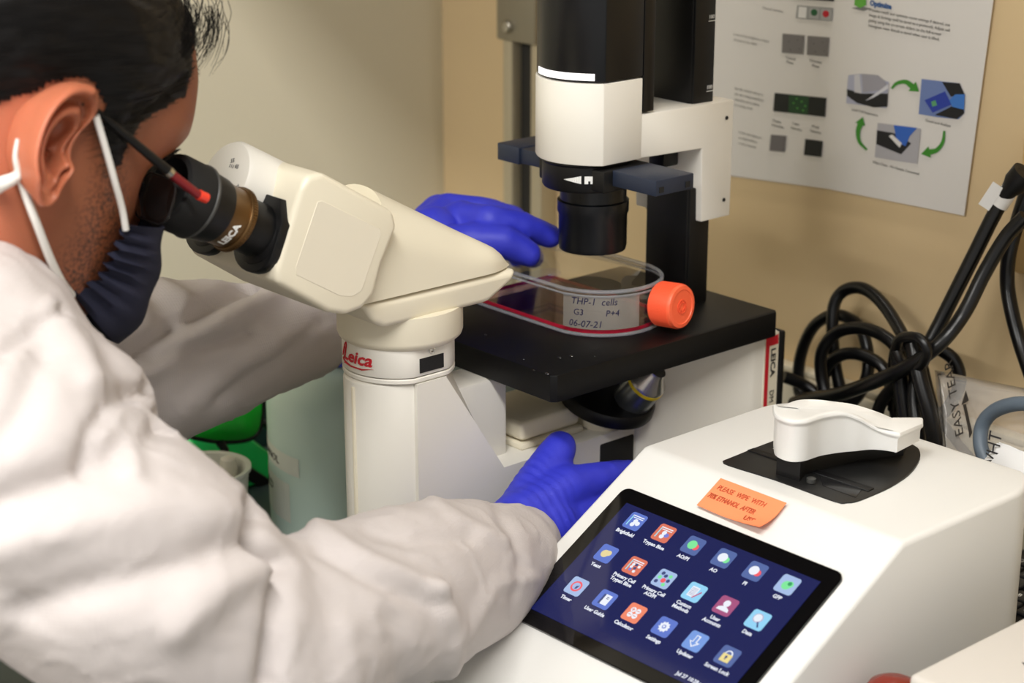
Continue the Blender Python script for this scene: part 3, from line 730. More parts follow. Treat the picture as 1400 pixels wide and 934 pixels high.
W_ = (225, 222, 218); K_ = (22, 22, 24); G_ = (60, 140, 40)
pic('photo_panel', pr, [((176, 178, 196), [(1159, 111), (1160, 103), (1175, 101), (1215, 112), (1212, 148), (1157, 141)]), (K_, [(1158, 122), (1180, 128), (1214, 128), (1213, 146), (1195, 147), (1172, 141), (1158, 131)]),
    ((205, 204, 208), [(1168, 103), (1175, 101), (1178, 128), (1168, 126)]), ((160, 158, 166), [(1178, 101), (1200, 103), (1212, 114), (1210, 122), (1180, 126)]), ((214, 214, 220), [(1183, 138), (1214, 115), (1215, 121), (1195, 133)])])
pic('photo_panel', pr, [((110, 130, 180), [(1260, 108), (1312, 114), (1319, 130), (1318, 155), (1310, 163), (1280, 160), (1256, 156)]), (K_, [(1288, 112), (1312, 114), (1319, 130), (1300, 132)]), (K_, [(1278, 157), (1300, 146), (1317, 140), (1318, 155), (1308, 163)]),
    ((40, 62, 160), [(1264, 137), (1292, 125), (1301, 143), (1275, 154)]), ((90, 160, 110), [(1273, 139), (1279, 137), (1281, 144), (1275, 146)]), ((60, 120, 200), [(1298, 137), (1306, 129), (1319, 129), (1318, 150), (1302, 146)])])
pic('photo_panel', pr, [((176, 174, 178), [(1200, 168), (1259, 176), (1254, 224), (1196, 215)]), (K_, [(1199, 178), (1222, 182), (1246, 196), (1232, 211), (1198, 197)]), ((50, 100, 190), [(1222, 171), (1254, 175), (1244, 186), (1238, 200), (1226, 194)]), (W_, [(1215, 186), (1220, 184), (1233, 196), (1230, 202)])])
def curve_arrow(pts, w, head):
    L = [V((p[0], p[1], 0)) for p in pts]; S_ = spline(L, 4); left = []; right = []
    for i, p_ in enumerate(S_):
        t = (S_[min(i+1, len(S_)-1)]-S_[max(0, i-1)]).normalized(); n_ = V((-t.y, t.x, 0)); k = w*(.35+.65*i/len(S_))
        left.append(p_+n_*k); right.append(p_-n_*k)
    t = (S_[-1]-S_[-2]).normalized(); n_ = V((-t.y, t.x, 0)); e = S_[-1]
    return [(q.x, q.y) for q in left]+[((e+n_*head).x, (e+n_*head).y), ((e+t*head*1.5).x, (e+t*head*1.5).y), ((e-n_*head).x, (e-n_*head).y)]+[(q.x, q.y) for q in right[::-1]]
pic('green_arrow', pr, [(G_, curve_arrow([(1219, 121), (1226, 114), (1238, 112), (1247, 118)], 4, 8))])
pic('green_arrow', pr, [(G_, curve_arrow([(1291, 179), (1289, 194), (1281, 205), (1271, 208)], 4, 8))])
pic('green_arrow', pr, [(G_, curve_arrow([(1185, 205), (1175, 194), (1173, 180), (1176, 170)], 4, 7))])
pic('green_mark', pr, [((120, 120, 118), [(1164, 11), (1180, 9), (1190, 12), (1180, 15)]), ((96, 170, 60), [(1169, -4), (1184, -4), (1184, 7), (1176, 11), (1168, 7)])])
b = NB(); ptext(b, 'Optimize', 1189, 7, .0062, bold=.0003); obj('heading', b, pc(40, 90, 150), pr)
b = NB()
for k, s in enumerate(('Preview result and optimize count settings if desired, use', 'Image & Settings (will be saved to a protocol). Adjust cell', 'gating using the on-screen sliders on the full-screen', 'histogram view. Result is saved when user is lifted.')): ptext(b, s, 1188-k*.3, 15+k*7.2, .0037)
obj('body_text', b, pc(70, 68, 66), pr)
for u, v, s in ((1164, 151, 'Load Cell Suspension'), (1265, 166, 'Count and Analyze'), (1193, 223, 'Wipe Clean - No Sample Consumed')): b = NB(); ptext(b, s, u, v, .0034); obj('caption', b, pc(70, 68, 66), pr)
pic('button_panel', pl_, [((150, 150, 148), [(1090, 7), (1139, 11), (1137, 29), (1088, 25)]), ((228, 226, 222), [(1092, 9), (1103, 10), (1102, 25), (1091, 24)]), ((170, 170, 168), [(1107, 10), (1120, 11), (1119, 26), (1106, 25)]), ((170, 170, 168), [(1123, 12), (1137, 13), (1136, 28), (1122, 27)]),
    ((24, 90, 50), [(1113+4.5*cos(a*.5), 17+4.8*sin(a*.5)) for a in range(13)]), ((190, 20, 40), [(1129+4.5*cos(a*.5), 19+4.8*sin(a*.5)) for a in range(13)])])
pic('dark_strip', pl_, [(K_, [(1086, -8), (1141, -4), (1140, 2), (1085, -2)])])
for u, v in ((1070, 46), (1104, 49)): pic('grey_micrograph', pl_, [((118, 114, 112), [(u, v), (u+30, v+2.5), (u+28, v+28.5), (u-1, v+26)])]+[((80, 78, 76), [(u+a, v+c), (u+a+1.5, v+c), (u+a+1.5, v+c+1.5), (u+a, v+c+1.5)]) for a, c in ((8, 10), (20, 8), (10, 21), (22, 20))])
pic('fluorescence_strip', pl_, [((14, 20, 16), [(1059, 127), (1130, 134), (1128, 160), (1057, 152)]), ((24, 66, 30), [(1079, 130), (1106, 132), (1104, 157), (1078, 154)])]+[((80, 160, 60), [(u, v), (u+2, v), (u+2, v+2), (u, v+2)]) for u, v in ((1088, 134), (1095, 138), (1089, 147), (1097, 150), (1084, 140), (1100, 144))])
pic('grey_micrograph', pl_, [((112, 108, 108), [(1054, 184), (1075, 186), (1073, 208), (1052, 206)])])
pic('black_micrograph', pl_, [((18, 22, 20), [(1101, 190), (1125, 193), (1123, 215), (1099, 212)])])
for u, v, s in ((1074, 80, 'Control'), (1075, 86, 'Phase'), (1107, 84, 'Extended'), (1110, 91, 'Phase'), (1056, 166, 'Display'), (1055, 172, 'Intensities'), (1083, 170, 'Color'), (1081, 176, 'Selection'), (1110, 174, 'Mode'), (1107, 180, 'Selection')): b = NB(); ptext(b, s, u, v, .0036); obj('caption', b, pc(80, 78, 76), pl_)
for u, v, ss in ((1003, 48, ('is one of the brightness output', 'of same to be visible')), (1004, 122, ('that the default setting to', 'you can change individual', 'channels and combine', 'an overlay of all')), (1010, 182, ('Focus and exposure', 'to adjust before', 'a run is started'))):
    b = NB()
    for k, s in enumerate(ss): ptext(b, s, u, v+k*7.5, .0035)
    obj('body_text', b, pc(130, 128, 124), pl_)
b = NB(); ptext(b, 'Channel selection', 1042, 12, .0035); obj('caption', b, pc(130, 128, 124), pl_)

# ------------------------------------------------------------------ metal track on the back wall
tr = thing('wall_track', 'grey metal track with dark slot and bolted bracket on the tan wall', 'track', (-.486, .41, BZ))
gm = mat('grey_metal', rgb(150, 142, 122), .45, metal=.3); gl = mat('pale_metal', rgb(196, 184, 156), .4, metal=.2)
b = NB(); box(b, (-.516, .397, BZ), (-.501, .42, 1.0), .002); box(b, (-.472, .397, BZ), (-.455, .42, 1.0), .002); obj('track_rail', b, gl, tr)
b = NB(); box(b, (-.501, .410, BZ), (-.472, .42, 1.0), 0); obj('slot', b, mat('slot_dark', rgb(44, 42, 38), .7), tr)
b = NB(); box(b, (-.519, .391, .350), (-.459, .397, .52), .002); obj('bracket', b, gm, tr)
b = NB(); lathe(b, [(.0068, 0), (.0068, .004), (.0055, .006), (.002, .0065)], 24, axis_mx((-.499, .391, .3655), (0, -1, 0))); obj('bolt', b, chrome, tr)

# ------------------------------------------------------------------ cords on the bench behind
def path(L): return [ony(u, v, y) for u, v, y in L]
CR = .0062
c1 = thing('power_cord', 'thick straight black cord with white paper tag, running down from the outlet', 'cord', ony(1260, 560, .33))
b = NB(); tube(b, path([(1402, 236, .375), (1385, 252, .375), (1362, 288, .37), (1330, 352, .36), (1290, 432, .345), (1262, 490, .33), (1250, 540, .32), (1258, 620, .31), (1262, 690, .312)]), CR, 14); obj('cord', b, black_rubber, c1)
b = NB(); a, c = ony(1402, 236, .375), ony(1384, 256, .373); lathe(b, [(.011, 0), (.0105, .012), (.007, .020), (.0064, .027)], 24, axis_mx(a, c-a)); obj('plug', b, blackp, c1)
b = NB(); a, c = ony(1386, 251, .375), ony(1366, 281, .371); lathe(b, [(.0072, 0), (.0072, (c-a).length)], 24, axis_mx(a, c-a)); tagm = mat('tag_white', rgb(232, 230, 226), .6)
mx = frame(ony(1362, 273, .365), (c-a), (-.8, -.3, .4)); box(b, (-.011, 0, -.0003), (.011, .010, .0003), 0, mx=mx); pt = obj('paper_tag', b, tagm, c1)
b = NB(); text(b, 'FRN', .0045, mx @ M.Translation((.009, .003, .0005)) @ M.Rotation(pi, 4, 'Z')); text(b, '3-WIRE', .0045, mx @ M.Translation((-.001, .003, .0005)) @ M.Rotation(pi, 4, 'Z')); obj('tag_print', b, dark_ink, pt)
def cord(label, L, r=CR):
    b = NB(); tube(b, path(L), r, 14); return tag(obj('cord', b, black_rubber, None), label, 'cord')
cord('black cord sweeping down from the right edge and curving left behind the lever handle', [(1402, 296, .37), (1375, 325, .365), (1345, 375, .355), (1318, 428, .34), (1285, 470, .32), (1240, 502, .31), (1195, 522, .31), (1150, 538, .32), (1110, 545, .335), (1085, 552, .34)])
cord('black cord hanging at the far right edge of the wall', [(1404, 262, .40), (1392, 300, .395), (1380, 345, .39), (1377, 385, .39), (1383, 425, .385), (1395, 470, .38), (1412, 520, .37)])
cord('coiled black cord in big loops on the bench beside the microscope', [(1071, 515, .352), (1085, 520, .36), (1105, 530, .37), (1135, 552, .375), (1150, 545, .37), (1142, 500, .372), (1138, 450, .375), (1141, 415, .38), (1155, 397, .385), (1178, 394, .385), (1200, 408, .38), (1222, 437, .37), (1240, 475, .355), (1243, 520, .35), (1238, 565, .35), (1235, 600, .36),
      (1226, 570, .366), (1212, 510, .366), (1185, 488, .365), (1155, 484, .362), (1132, 500, .358), (1126, 530, .36), (1140, 560, .365), (1170, 545, .37), (1187, 505, .375), (1180, 455, .385), (1160, 435, .392), (1135, 432, .393), (1110, 450, .392), (1094, 490, .39), (1093, 535, .385), (1110, 560, .375)], .0056)
cord('black cord looped twice in front of the coil behind the lever handle', [(1140, 575, .335), (1124, 520, .340), (1124, 480, .34), (1146, 454, .345), (1180, 449, .345), (1212, 462, .34), (1230, 485, .338), (1226, 520, .336), (1206, 548, .335), (1195, 580, .335)], .0055)
cord('black cord strand bent into a loop at the right of the cord bundle', [(1222, 560, .352), (1222, 500, .35), (1232, 465, .35), (1252, 466, .355), (1285, 478, .365), (1306, 495, .37), (1312, 525, .37), (1298, 555, .365), (1280, 575, .355), (1262, 600, .345)], .0056)
for L, lb in (([(1248, 470, .318), (1258, 520, .312), (1272, 570, .31), (1280, 620, .312), (1284, 690, .315)], 'rightmost thick shiny cord strand of the black bundle behind the counter'),
              ([(1228, 480, .325), (1232, 530, .322), (1240, 580, .32), (1252, 625, .318), (1258, 690, .318)], 'left cord strand of the black bundle behind the counter'),
              ([(1262, 500, .34), (1278, 560, .333), (1305, 600, .325), (1338, 640, .315)], 'thin black cord slanting down right from the bundle to the plastic bag')):
    cord(lb, L, .0068 if 'thin' not in lb else .0042)
b = NB(); tube(b, path([(1224, 478, .318), (1232, 462, .312), (1256, 462, .306), (1268, 480, .306), (1258, 500, .31), (1236, 498, .314), (1224, 478, .318)]), .0042, 12)
tag(obj('cord_tie', b, black_rubber, None), 'black loop binding the cord bundle together', 'cord tie')
ot = thing('wall_outlet', 'beige outlet plate on the wall at the right edge', 'outlet', (.20, .42, .19))
q = ony(1388, 340, .415); b = NB(); box(b, (q.x, .4125, q.z-.02), (q.x+.075, .42, q.z+.095), .003, 3); ol = obj('outlet_plate', b, mat('beige_plate', rgb(206, 172, 116), .5), ot)
b = NB()
for dz in (.015, .06): box(b, (q.x+.022, .4118, q.z-.012+dz), (q.x+.053, .4126, q.z+.018+dz), .003)
obj('socket', b, mat('socket_beige', rgb(190, 156, 104), .5), ol)

# ------------------------------------------------------------------ plastic bag on the bench
pb = thing('plastic_bag', 'clear plastic bag printed with a black arrow, behind the cell counter', 'bag', ony(1350, 650, .30))
film = clear('bag_film', (.93, .92, .9, 1), rough=.12, milky=.22, milk=(.75, .72, .68, 1))
b = NB(); n = 14
A_, B_, C_, D_ = ony(1278, 506, .335), ony(1470, 545, .300), ony(1460, 720, .255), ony(1292, 665, .300)
for lv, s in ((0, 1), (.014, -1)):
    g = []
    for i in range(n+1):
        row = []
        for j in range(n+1):
            u, v = j/n, i/n; p_ = (A_*(1-u)+B_*u)*(1-v)+(D_*(1-u)+C_*u)*v
            e = min(u, 1-u, v, 1-v)*6; e = min(1, e)
            p_ = p_+V((0, s*.007*e+.004*NZ.noise(V((u*4, v*4, lv*90)))*e, 0)); row.append(b.verts.new(p_))
        g.append(row)
    for i in range(n):
        for j in range(n):
            f = (g[i][j], g[i][j+1], g[i+1][j+1], g[i+1][j]); b.faces.new(f if s < 0 else f[::-1])
bmesh.ops.remove_doubles(b, verts=b.verts, dist=.0002)
bagf = obj('bag_film', b, film, pb, sharp=180)
BN = ((B_-A_).cross(D_-A_)).normalized(); BN = BN if BN.dot(FW) < 0 else -BN
def onbag(u, v, lift=.0105):
    u += 9; v -= 2
    q = ray(u, v); return CAM+q*((A_-CAM).dot(BN)/q.dot(BN))+BN*lift
b = NB(); o = onbag(1322, 598); ex = (onbag(1312, 536)-o); ey = (onbag(1300, 590)-o)
text(b, 'EASY TEAR', .0135, frame(o, ex, ey), th=.0001, sx=.98)
for quad in ([(1330, 603), (1334, 596), (1325, 556), (1321, 557), (1329, 594)], [(1319, 558), (1329, 551.5), (1325, 538)]):
    P = [onbag(u, v) for u, v in quad]; vs = [b.verts.new(p_) for p_ in P]; vs2 = [b.verts.new(p_+BN*.0002) for p_ in P]
    b.faces.new(vs); b.faces.new(vs2[::-1])
obj('bag_print', b, mat('bag_black_print', rgb(40, 34, 28), .6), bagf)
b = NB(); tube(b, path([(1352, 640, .28), (1341, 610, .285), (1343, 582, .29), (1358, 563, .29), (1385, 553, .285), (1420, 552, .28)]), .0058, 12)
tag(obj('cord', b, mat('grey_blue_cord', rgb(84, 96, 108), .5), None), 'grey blue cord coiled inside the clear plastic bag', 'cord')
wb = thing('paper_slip', 'white slip printed WHT at the bottom of the plastic bag', 'paper slip', ony(1380, 650, .268))
A2, B2, C2, D2 = ony(1363, 606, .272), ony(1450, 640, .25), ony(1440, 690, .235), ony(1330, 650, .268)
b = NB(); g = []
for lv in (0, .003):
    rows = []
    for i in range(7):
        row = []
        for j in range(7):
            u, v = j/6, i/6; p_ = (A2*(1-u)+B2*u)*(1-v)+(D2*(1-u)+C2*u)*v
            row.append(b.verts.new(p_+V((0, lv-.003*sin(pi*u*1.3)*sin(pi*v), .002*NZ.noise(V((u*3, v*3, 5)))))))
        rows.append(row)
    for i in range(6):
        for j in range(6): f = (rows[i][j], rows[i][j+1], rows[i+1][j+1], rows[i+1][j]); b.faces.new(f[::-1] if lv else f)
sl = obj('slip', b, mat('slip_white', rgb(226, 226, 226), .5), wb)
b = NB(); o = ony(1361, 648, .2655); text(b, 'WHT', .016, frame(o, ony(1368, 606, .2685)-o, ony(1350, 640, .2655)-o), sx=.85); obj('slip_print', b, dark_ink, sl)

# ------------------------------------------------------------------ box, red knob and laptop at the lower right
wbx = thing('white_instrument', 'white instrument box cut by the lower right corner', 'instrument', (.45, .1, BZ))
b = NB(); box(b, (.352, -.021, BZ), (.62, .17, .10), .004, 3); ib = obj('instrument_case', b, mat('pale_grey_case', rgb(204, 198, 190), .45), wbx)
b = NB(); q = onz(1397, 906, .1003); prism(b, [(q.x, q.y), (q.x+.012, q.y+.004), (q.x+.030, q.y+.004), (q.x+.030, q.y-.001), (q.x+.006, q.y-.003)], .1002, .1006); obj('black_mark', b, dark_ink, ib)
b = NB(); lathe(b, [(.017, 0), (.017, .063), (.021, .070), (.0225, .082), (.021, .093), (.0165, .101), (.009, .105), (0, .106)], 40, M.Translation((.3225, .006, BZ)), caps=False)
tag(obj('red_knob', b, mat('red_brown_plastic', rgb(122, 34, 18), .25), None), 'red brown domed knob beside the corner of the white instrument box', 'knob')
lp = thing('laptop_computer', 'black laptop keyboard visible between the cell counter and the right edge', 'laptop', (.32, .32, BZ))
ox, oy = .170, .250
b = NB(); box(b, (ox, oy, BZ), (ox+.30, oy+.135, BZ+.036), .004); dk = obj('deck', b, blackp, lp)
for i in range(5):
    for j in range(6):
        b = NB(); box(b, (ox+.012+.019*j, oy+.018+.019*i, BZ+.036), (ox+.028+.019*j, oy+.034+.019*i, BZ+.0395), .0015, mi=0)
        text(b, random.choice('CEGQRSTDFB'), .007, M.Translation((ox+.016+.019*j, oy+.022+.019*i, BZ+.0396)), 1)
        obj('key', b, [mat('key_black', rgb(34, 34, 36), .5) if 'key_black' not in bpy.data.materials else bpy.data.materials['key_black'], white_ink], dk)

# ------------------------------------------------------------------ ethanol bottle and green things on the left
bt = thing('ethanol_bottle', 'translucent teal ethanol bottle with blue cap behind the microscope column', 'bottle', (-.275, .03, BZ))
bx, by = -.292, .018
teal = mat('teal_polyethylene', rgb(204, 228, 220), .4, var=.04, vscale=12)
b = NB(); lathe(b, [(.064, BZ), (.068, BZ+.004), (.068, .100), (.066, .112), (.052, .126), (.028, .134), (.020, .136), (.020, .150)], 56, M.Translation((bx, by, 0))); bb = obj('bottle_body', b, teal, bt)
b = NB(); lathe(b, [(.024, .137), (.024, .156), (.022, .158), (.006, .160)], 40, M.Translation((bx, by, 0))); obj('bottle_cap', b, mat('blue_cap', rgb(40, 52, 190), .4), bt)
pl2 = mat('label_white', rgb(222, 228, 220), .6)
def wrap_label(z0, z1, a0, a1, lines, tilt=0):
    q = NB(); n = 12
    for i in range(n):
        aa, ab = a0+(a1-a0)*i/n, a0+(a1-a0)*(i+1)/n; P = []
        for a, z in ((aa, z0), (ab, z0), (ab, z1), (aa, z1)): P.append((a, z-tilt*(a-a0)))
        for r_ in (.0681, .0684):
            f = [q.verts.new((bx+r_*cos(a), by+r_*sin(a), z)) for a, z in P]; q.faces.new(f if r_ > .0682 else f[::-1])
    bmesh.ops.remove_doubles(q, verts=q.verts, dist=1e-6)
    lo = obj('paper_label', q, pl2, bb)
    q = NB()
    for s, z, sz in lines:
        t = NB(); text(t, s, sz, M.Translation((0, z, 0)), th=.0001)
        for v in t.verts:
            a = a0+.30+v.co.x/.0685; v.co = V((bx+(.06855+v.co.z)*cos(a), by+(.06855+v.co.z)*sin(a), v.co.y-tilt*(a-a0)))
        add(q, t)
    obj('label_lettering', q, dark_ink, lo)
wrap_label(.056, .073, R(212), R(288), [('ETHANOL', .0605, .0098)], .006)
wrap_label(.010, .046, R(212), R(278), [('COLD', .031, .0115)], .006)

# ------------------------------------------------------------------ green goggles, tray and box on the left
ggx = lambda u, v, x=-.36: onx(u, v, x)
gb = thing('green_box', 'bright green plastic box standing behind the ethanol bottle', 'box', ggx(350, 680, -.42))
P = [ggx(u, v, -.44) for u, v in ((262, 600), (330, 590), (400, 640), (420, 760), (250, 760))]
b = NB(); prism(b, [(p.y, max(p.z, BZ+.001)) for p in P], -.50, -.44, .006, 3, mx=YZ); gbo = obj('box_body', b, mat('bright_green_plastic', rgb(40, 214, 110), .25), gb)
b = NB(); P = [ggx(u, v, -.4395) for u, v in ((300, 628), (335, 655), (400, 690), (400, 676), (345, 640), (318, 622))]
prism(b, [(p.y, p.z) for p in P], -.4395, -.437, .001, 1, mx=YZ); obj('dark_strap', b, blackp, gbo)
P = [ggx(u, v, -.52) for u, v in ((270, 520), (420, 470), (440, 760), (250, 760))]
b = NB(); prism(b, [(p.y, max(p.z, BZ)) for p in P], -.58, -.52, .004, 2, mx=YZ); tag(obj('shade_slab', b, mat('dark_green_shade', rgb(10, 42, 36), .5), None), 'dark green slab standing in for shade at the back, behind the green box', 'backing')  # dark slab standing in for the darkness behind the bottle
sg = thing('safety_glasses', 'green lensed safety glasses with black rim resting under the far white sleeve', 'safety glasses', ggx(310, 600, -.40))
rim = [ggx(u, v, -.405) for u, v in ((262, 598), (300, 604), (335, 602), (352, 592), (358, 572), (356, 540), (320, 520), (262, 540), (255, 575))]
b = NB(); tube(b, rim+[rim[0]], .0024, 10); rimo = obj('rim', b, blackp, sg)
b = NB(); n_ = 10; cen = sum(rim, V())/len(rim); rr = spline(rim+[rim[0]], 3)[:-1]
rings = [[cen+(p-cen)*k+V((.012*(1-k*k), 0, 0)) for p in rr] for k in (.98, .7, .4, .1)]
loft(b, rings, caps=True); obj('lens', b, mat('green_lens', rgb(30, 176, 50), .08, var=.5, vscale=18), sg)
b = NB(); tube(b, [ggx(300, 604, -.404), ggx(308, 618, -.402), ggx(300, 630, -.40)], .004, 10); obj('nose_pad', b, blackp, sg)
b = NB(); tube(b, [ggx(358, 575, -.405), ggx(372, 590, -.43), ggx(395, 612, -.50)], .003, 10); obj('temple_arm', b, blackp, sg)
wc = thing('white_tub', 'open white plastic tub with a spout cap, in front of the green box', 'tub', ggx(290, 690, -.34))
q = ggx(284, 672, -.335); b = NB(); 
lathe(b, [(.030, BZ), (.036, q.z+.018), (.0385, q.z+.020), (.0385, q.z+.023), (.034, q.z+.022), (.030, q.z+.004), (0, q.z)], 40, M.Translation((q.x, q.y, 0)), caps=False); tub = obj('tub_body', b, mat('white_tub_plastic', rgb(214, 216, 208), .4), wc)
e = ggx(312, 630, -.335); b = NB(); lathe(b, [(.007, 0), (.008, .008), (.0065, .018), (.003, .020)], 24, M.Translation(e-V((0, 0, .016)))); tube(b, [e-V((0, 0, .016)), e+V((0, -.01, -.03))], .005, 10); obj('spout_cap', b, white, tub)

# ------------------------------------------------------------------ person
PIT_H = R(23)
O_ = onx(62, 205, -.018)-V((.073, 0, 0))
HX, HF_, HU = V((1, 0, 0)), V((0, cos(PIT_H), -sin(PIT_H))), V((0, sin(PIT_H), cos(PIT_H)))
def hw(x, f, u): return O_+HX*x+HF_*f+HU*u
def hl(p): d = V(p)-O_; return d.x, d.dot(HF_), d.dot(HU)
def proj(p):
    d = V(p)-CAM; dd = d.dot(FW); return 700+FPX*d.dot(RV)/dd, 467-FPX*d.dot(UP)/dd
LV = [(-.120, .070, .030, .012), (-.114, .083, .012, .034), (-.100, .093, -.006, .047), (-.085, .097, -.026, .056), (-.070, .099, -.045, .062), (-.050, .101, -.066, .066), (-.030, .103, -.080, .069), (-.015, .102, -.089, .0705), (.005, .108, -.097, .0725), (.020, .118, -.101, .0745), (.035, .126, -.104, .0760), (.050, .1245, -.106, .077), (.070, .120, -.106, .0765), (.090, .110, -.101, .074), (.110, .093, -.090, .066), (.126, .066, -.070, .050), (.136, .035, -.040, .028), (.139, .010, -.012, .010)]
def lvl(u):
    if u <= LV[0][0]: return LV[0][1:]
    if u >= LV[-1][0]: return LV[-1][1:]
    for i in range(len(LV)-1):
        if LV[i][0] <= u <= LV[i+1][0]:
            t = (u-LV[i][0])/(LV[i+1][0]-LV[i][0]); t = t
            return tuple(a+(c-a)*t for a, c in zip(LV[i][1:], LV[i+1][1:]))
def hp(u, ph, off=0):
    f, bk, w = lvl(u); c = .012 if u > -.06 else .012+(-.06-u)*.6
    e = 2.35
    cx = abs(cos(ph))**(2/e)*(1 if cos(ph) > 0 else -1); sx = abs(sin(ph))**(2/e)*(1 if sin(ph) > 0 else -1)
    F = c+((f-c) if cx > 0 else (c-bk))*cx; X = w*sx
    if cx > 0:
        F += .022*math.exp(-(X/.013)**2)*max(0, math.exp(-((u+.028)/.022)**2))            # nose
        F -= .010*(math.exp(-((X-.032)/.014)**2)+math.exp(-((X+.032)/.014)**2))*math.exp(-((u-.004)/.012)**2)   # sockets
    X *= 1-.10*math.exp(-((F-.075)/.02)**2)*math.exp(-((u-.03)/.03)**2)                  # temples
    d = V((X, F-c, (u-.01)*.5))
    if off: q = d.normalized()*off; X += q.x; F += q.y; u += q.z*1.2
    return hw(X, F, u)
man = thing('person', 'person in white gown, navy mask and blue gloves bent over the microscope eyepieces', 'person', (-.09, -.60, -.93))
b = NB(); nseg = 64; us = [-.120+.259*i/60 for i in range(61)]
loft(b, [[hp(u, 2*pi*k/nseg) for k in range(nseg)] for u in us])
NK = hw(0, -.035, -.075)
W1 = V((.004, -.036, .086)); E1 = dep(300, 870, 1.13); S1 = dep(15, 650, 1.07)
W2 = onx(470, 420, -.235); E2 = onx(140, 505, -.265); S2 = V((-.29, -.47, .27))
chain(b, [(hw(0, -.03, -.03), .058), (NK, .057), (V((-.095, -.50, .30)), .062), (V((-.095, -.545, .2)), .10), (V((-.095, -.58, .05)), .11), (V((-.095, -.60, -.12)), .115), (V((-.095, -.62, -.30)), .12)])
for S_, E_, W_2 in ((S1, E1, W1), (S2, E2, W2)): chain(b, [(V((-.095, -.53, .22)), .055), (S_, .044), (E_, .034), (W_2, .024)])
for sx in (-1, 1):
    chain(b, [(V((-.095+sx*.07, -.62, -.33)), .085), (V((-.095+sx*.11, -.40, -.40)) if 0 else V((-.095+sx*.11, -.42, -.42)), .06), (V((-.095+sx*.12, -.44, -.86)), .04), (V((-.095+sx*.12, -.34, -.90)), .03)])
bme = union(b, .0042, 3, .5)
skin = bpy.data.materials.new('skin'); skin.use_nodes = True; nt = skin.node_tree; pb_ = nt.nodes['Principled BSDF']
pb_.inputs['Roughness'].default_value = .48; pb_.inputs['Subsurface Weight'].default_value = .25; pb_.inputs['Subsurface Radius'].default_value = (.012, .004, .002); pb_.inputs['Subsurface Scale'].default_value = .5
ca = nt.nodes.new('ShaderNodeVertexColor'); ca.layer_name = 'skin_tone'
tc = nt.nodes.new('ShaderNodeTexCoord'); no = nt.nodes.new('ShaderNodeTexNoise'); no.inputs['Scale'].default_value = 420; no.inputs['Detail'].default_value = 3
nt.links.new(tc.outputs['Object'], no.inputs['Vector'])
ramp = nt.nodes.new('ShaderNodeValToRGB'); ramp.color_ramp.elements[0].position = .42; ramp.color_ramp.elements[1].position = .62
nt.links.new(no.outputs['Fac'], ramp.inputs[0])
mu = nt.nodes.new('ShaderNodeMath'); mu.operation = 'MULTIPLY'; nt.links.new(ca.outputs['Alpha'], mu.inputs[0]); nt.links.new(ramp.outputs[0], mu.inputs[1])
mx_ = nt.nodes.new('ShaderNodeMix'); mx_.data_type = 'RGBA'; nt.links.new(mu.outputs[0], mx_.inputs[0]); nt.links.new(ca.outputs['Color'], mx_.inputs[6]); mx_.inputs[7].default_value = rgb(44, 32, 26)
nt.links.new(mx_.outputs[2], pb_.inputs['Base Color'])
bp = nt.nodes.new('ShaderNodeBump'); bp.inputs['Strength'].default_value = .25; bp.inputs['Distance'].default_value = .0006; nt.links.new(no.outputs['Fac'], bp.inputs['Height']); nt.links.new(bp.outputs['Normal'], pb_.inputs['Normal'])
def inpoly(x, y, P):
    c = False; j = len(P)-1
    for i in range(len(P)):
        if (P[i][1] > y) != (P[j][1] > y) and x < (P[j][0]-P[i][0])*(y-P[i][1])/(P[j][1]-P[i][1])+P[i][0]: c = not c
        j = i
    return c
def dpoly(x, y, P, closed=True):
    best = 1e9
    for i in range(len(P) if closed else len(P)-1):
        ax, ay = P[i]; bx_, by_ = P[(i+1) % len(P)]; dx, dy = bx_-ax, by_-ay; t = max(0, min(1, ((x-ax)*dx+(y-ay)*dy)/(dx*dx+dy*dy+1e-9)))
        best = min(best, math.hypot(x-ax-dx*t, y-ay-dy*t))
    return best
STUB = [(140, 170), (165, 205), (178, 300), (190, 420), (80, 420), (75, 370), (105, 320), (118, 280), (132, 240)]
def near_px(p):
    x, f, u = hl(p); return proj(hw(abs(x), f, u))
def skin_cols(me, off=V()):
    at = me.color_attributes.new('skin_tone', 'FLOAT_COLOR', 'POINT')
    base = V(rgb(146, 86, 56)[:3]); warm = V(rgb(192, 112, 82)[:3])
    for i, v in enumerate(me.vertices):
        p = v.co+off; u_, v_ = near_px(p); x, f, u = hl(p)
        d = dpoly(u_, v_, STUB); st = max(0, min(1, .5+(d if inpoly(u_, v_, STUB) else -d)/36))*.8
        t = max(0, min(1, (.03-f)/.05)); c = base.lerp(warm, t); at.data[i].color = (c.x, c.y, c.z, st)
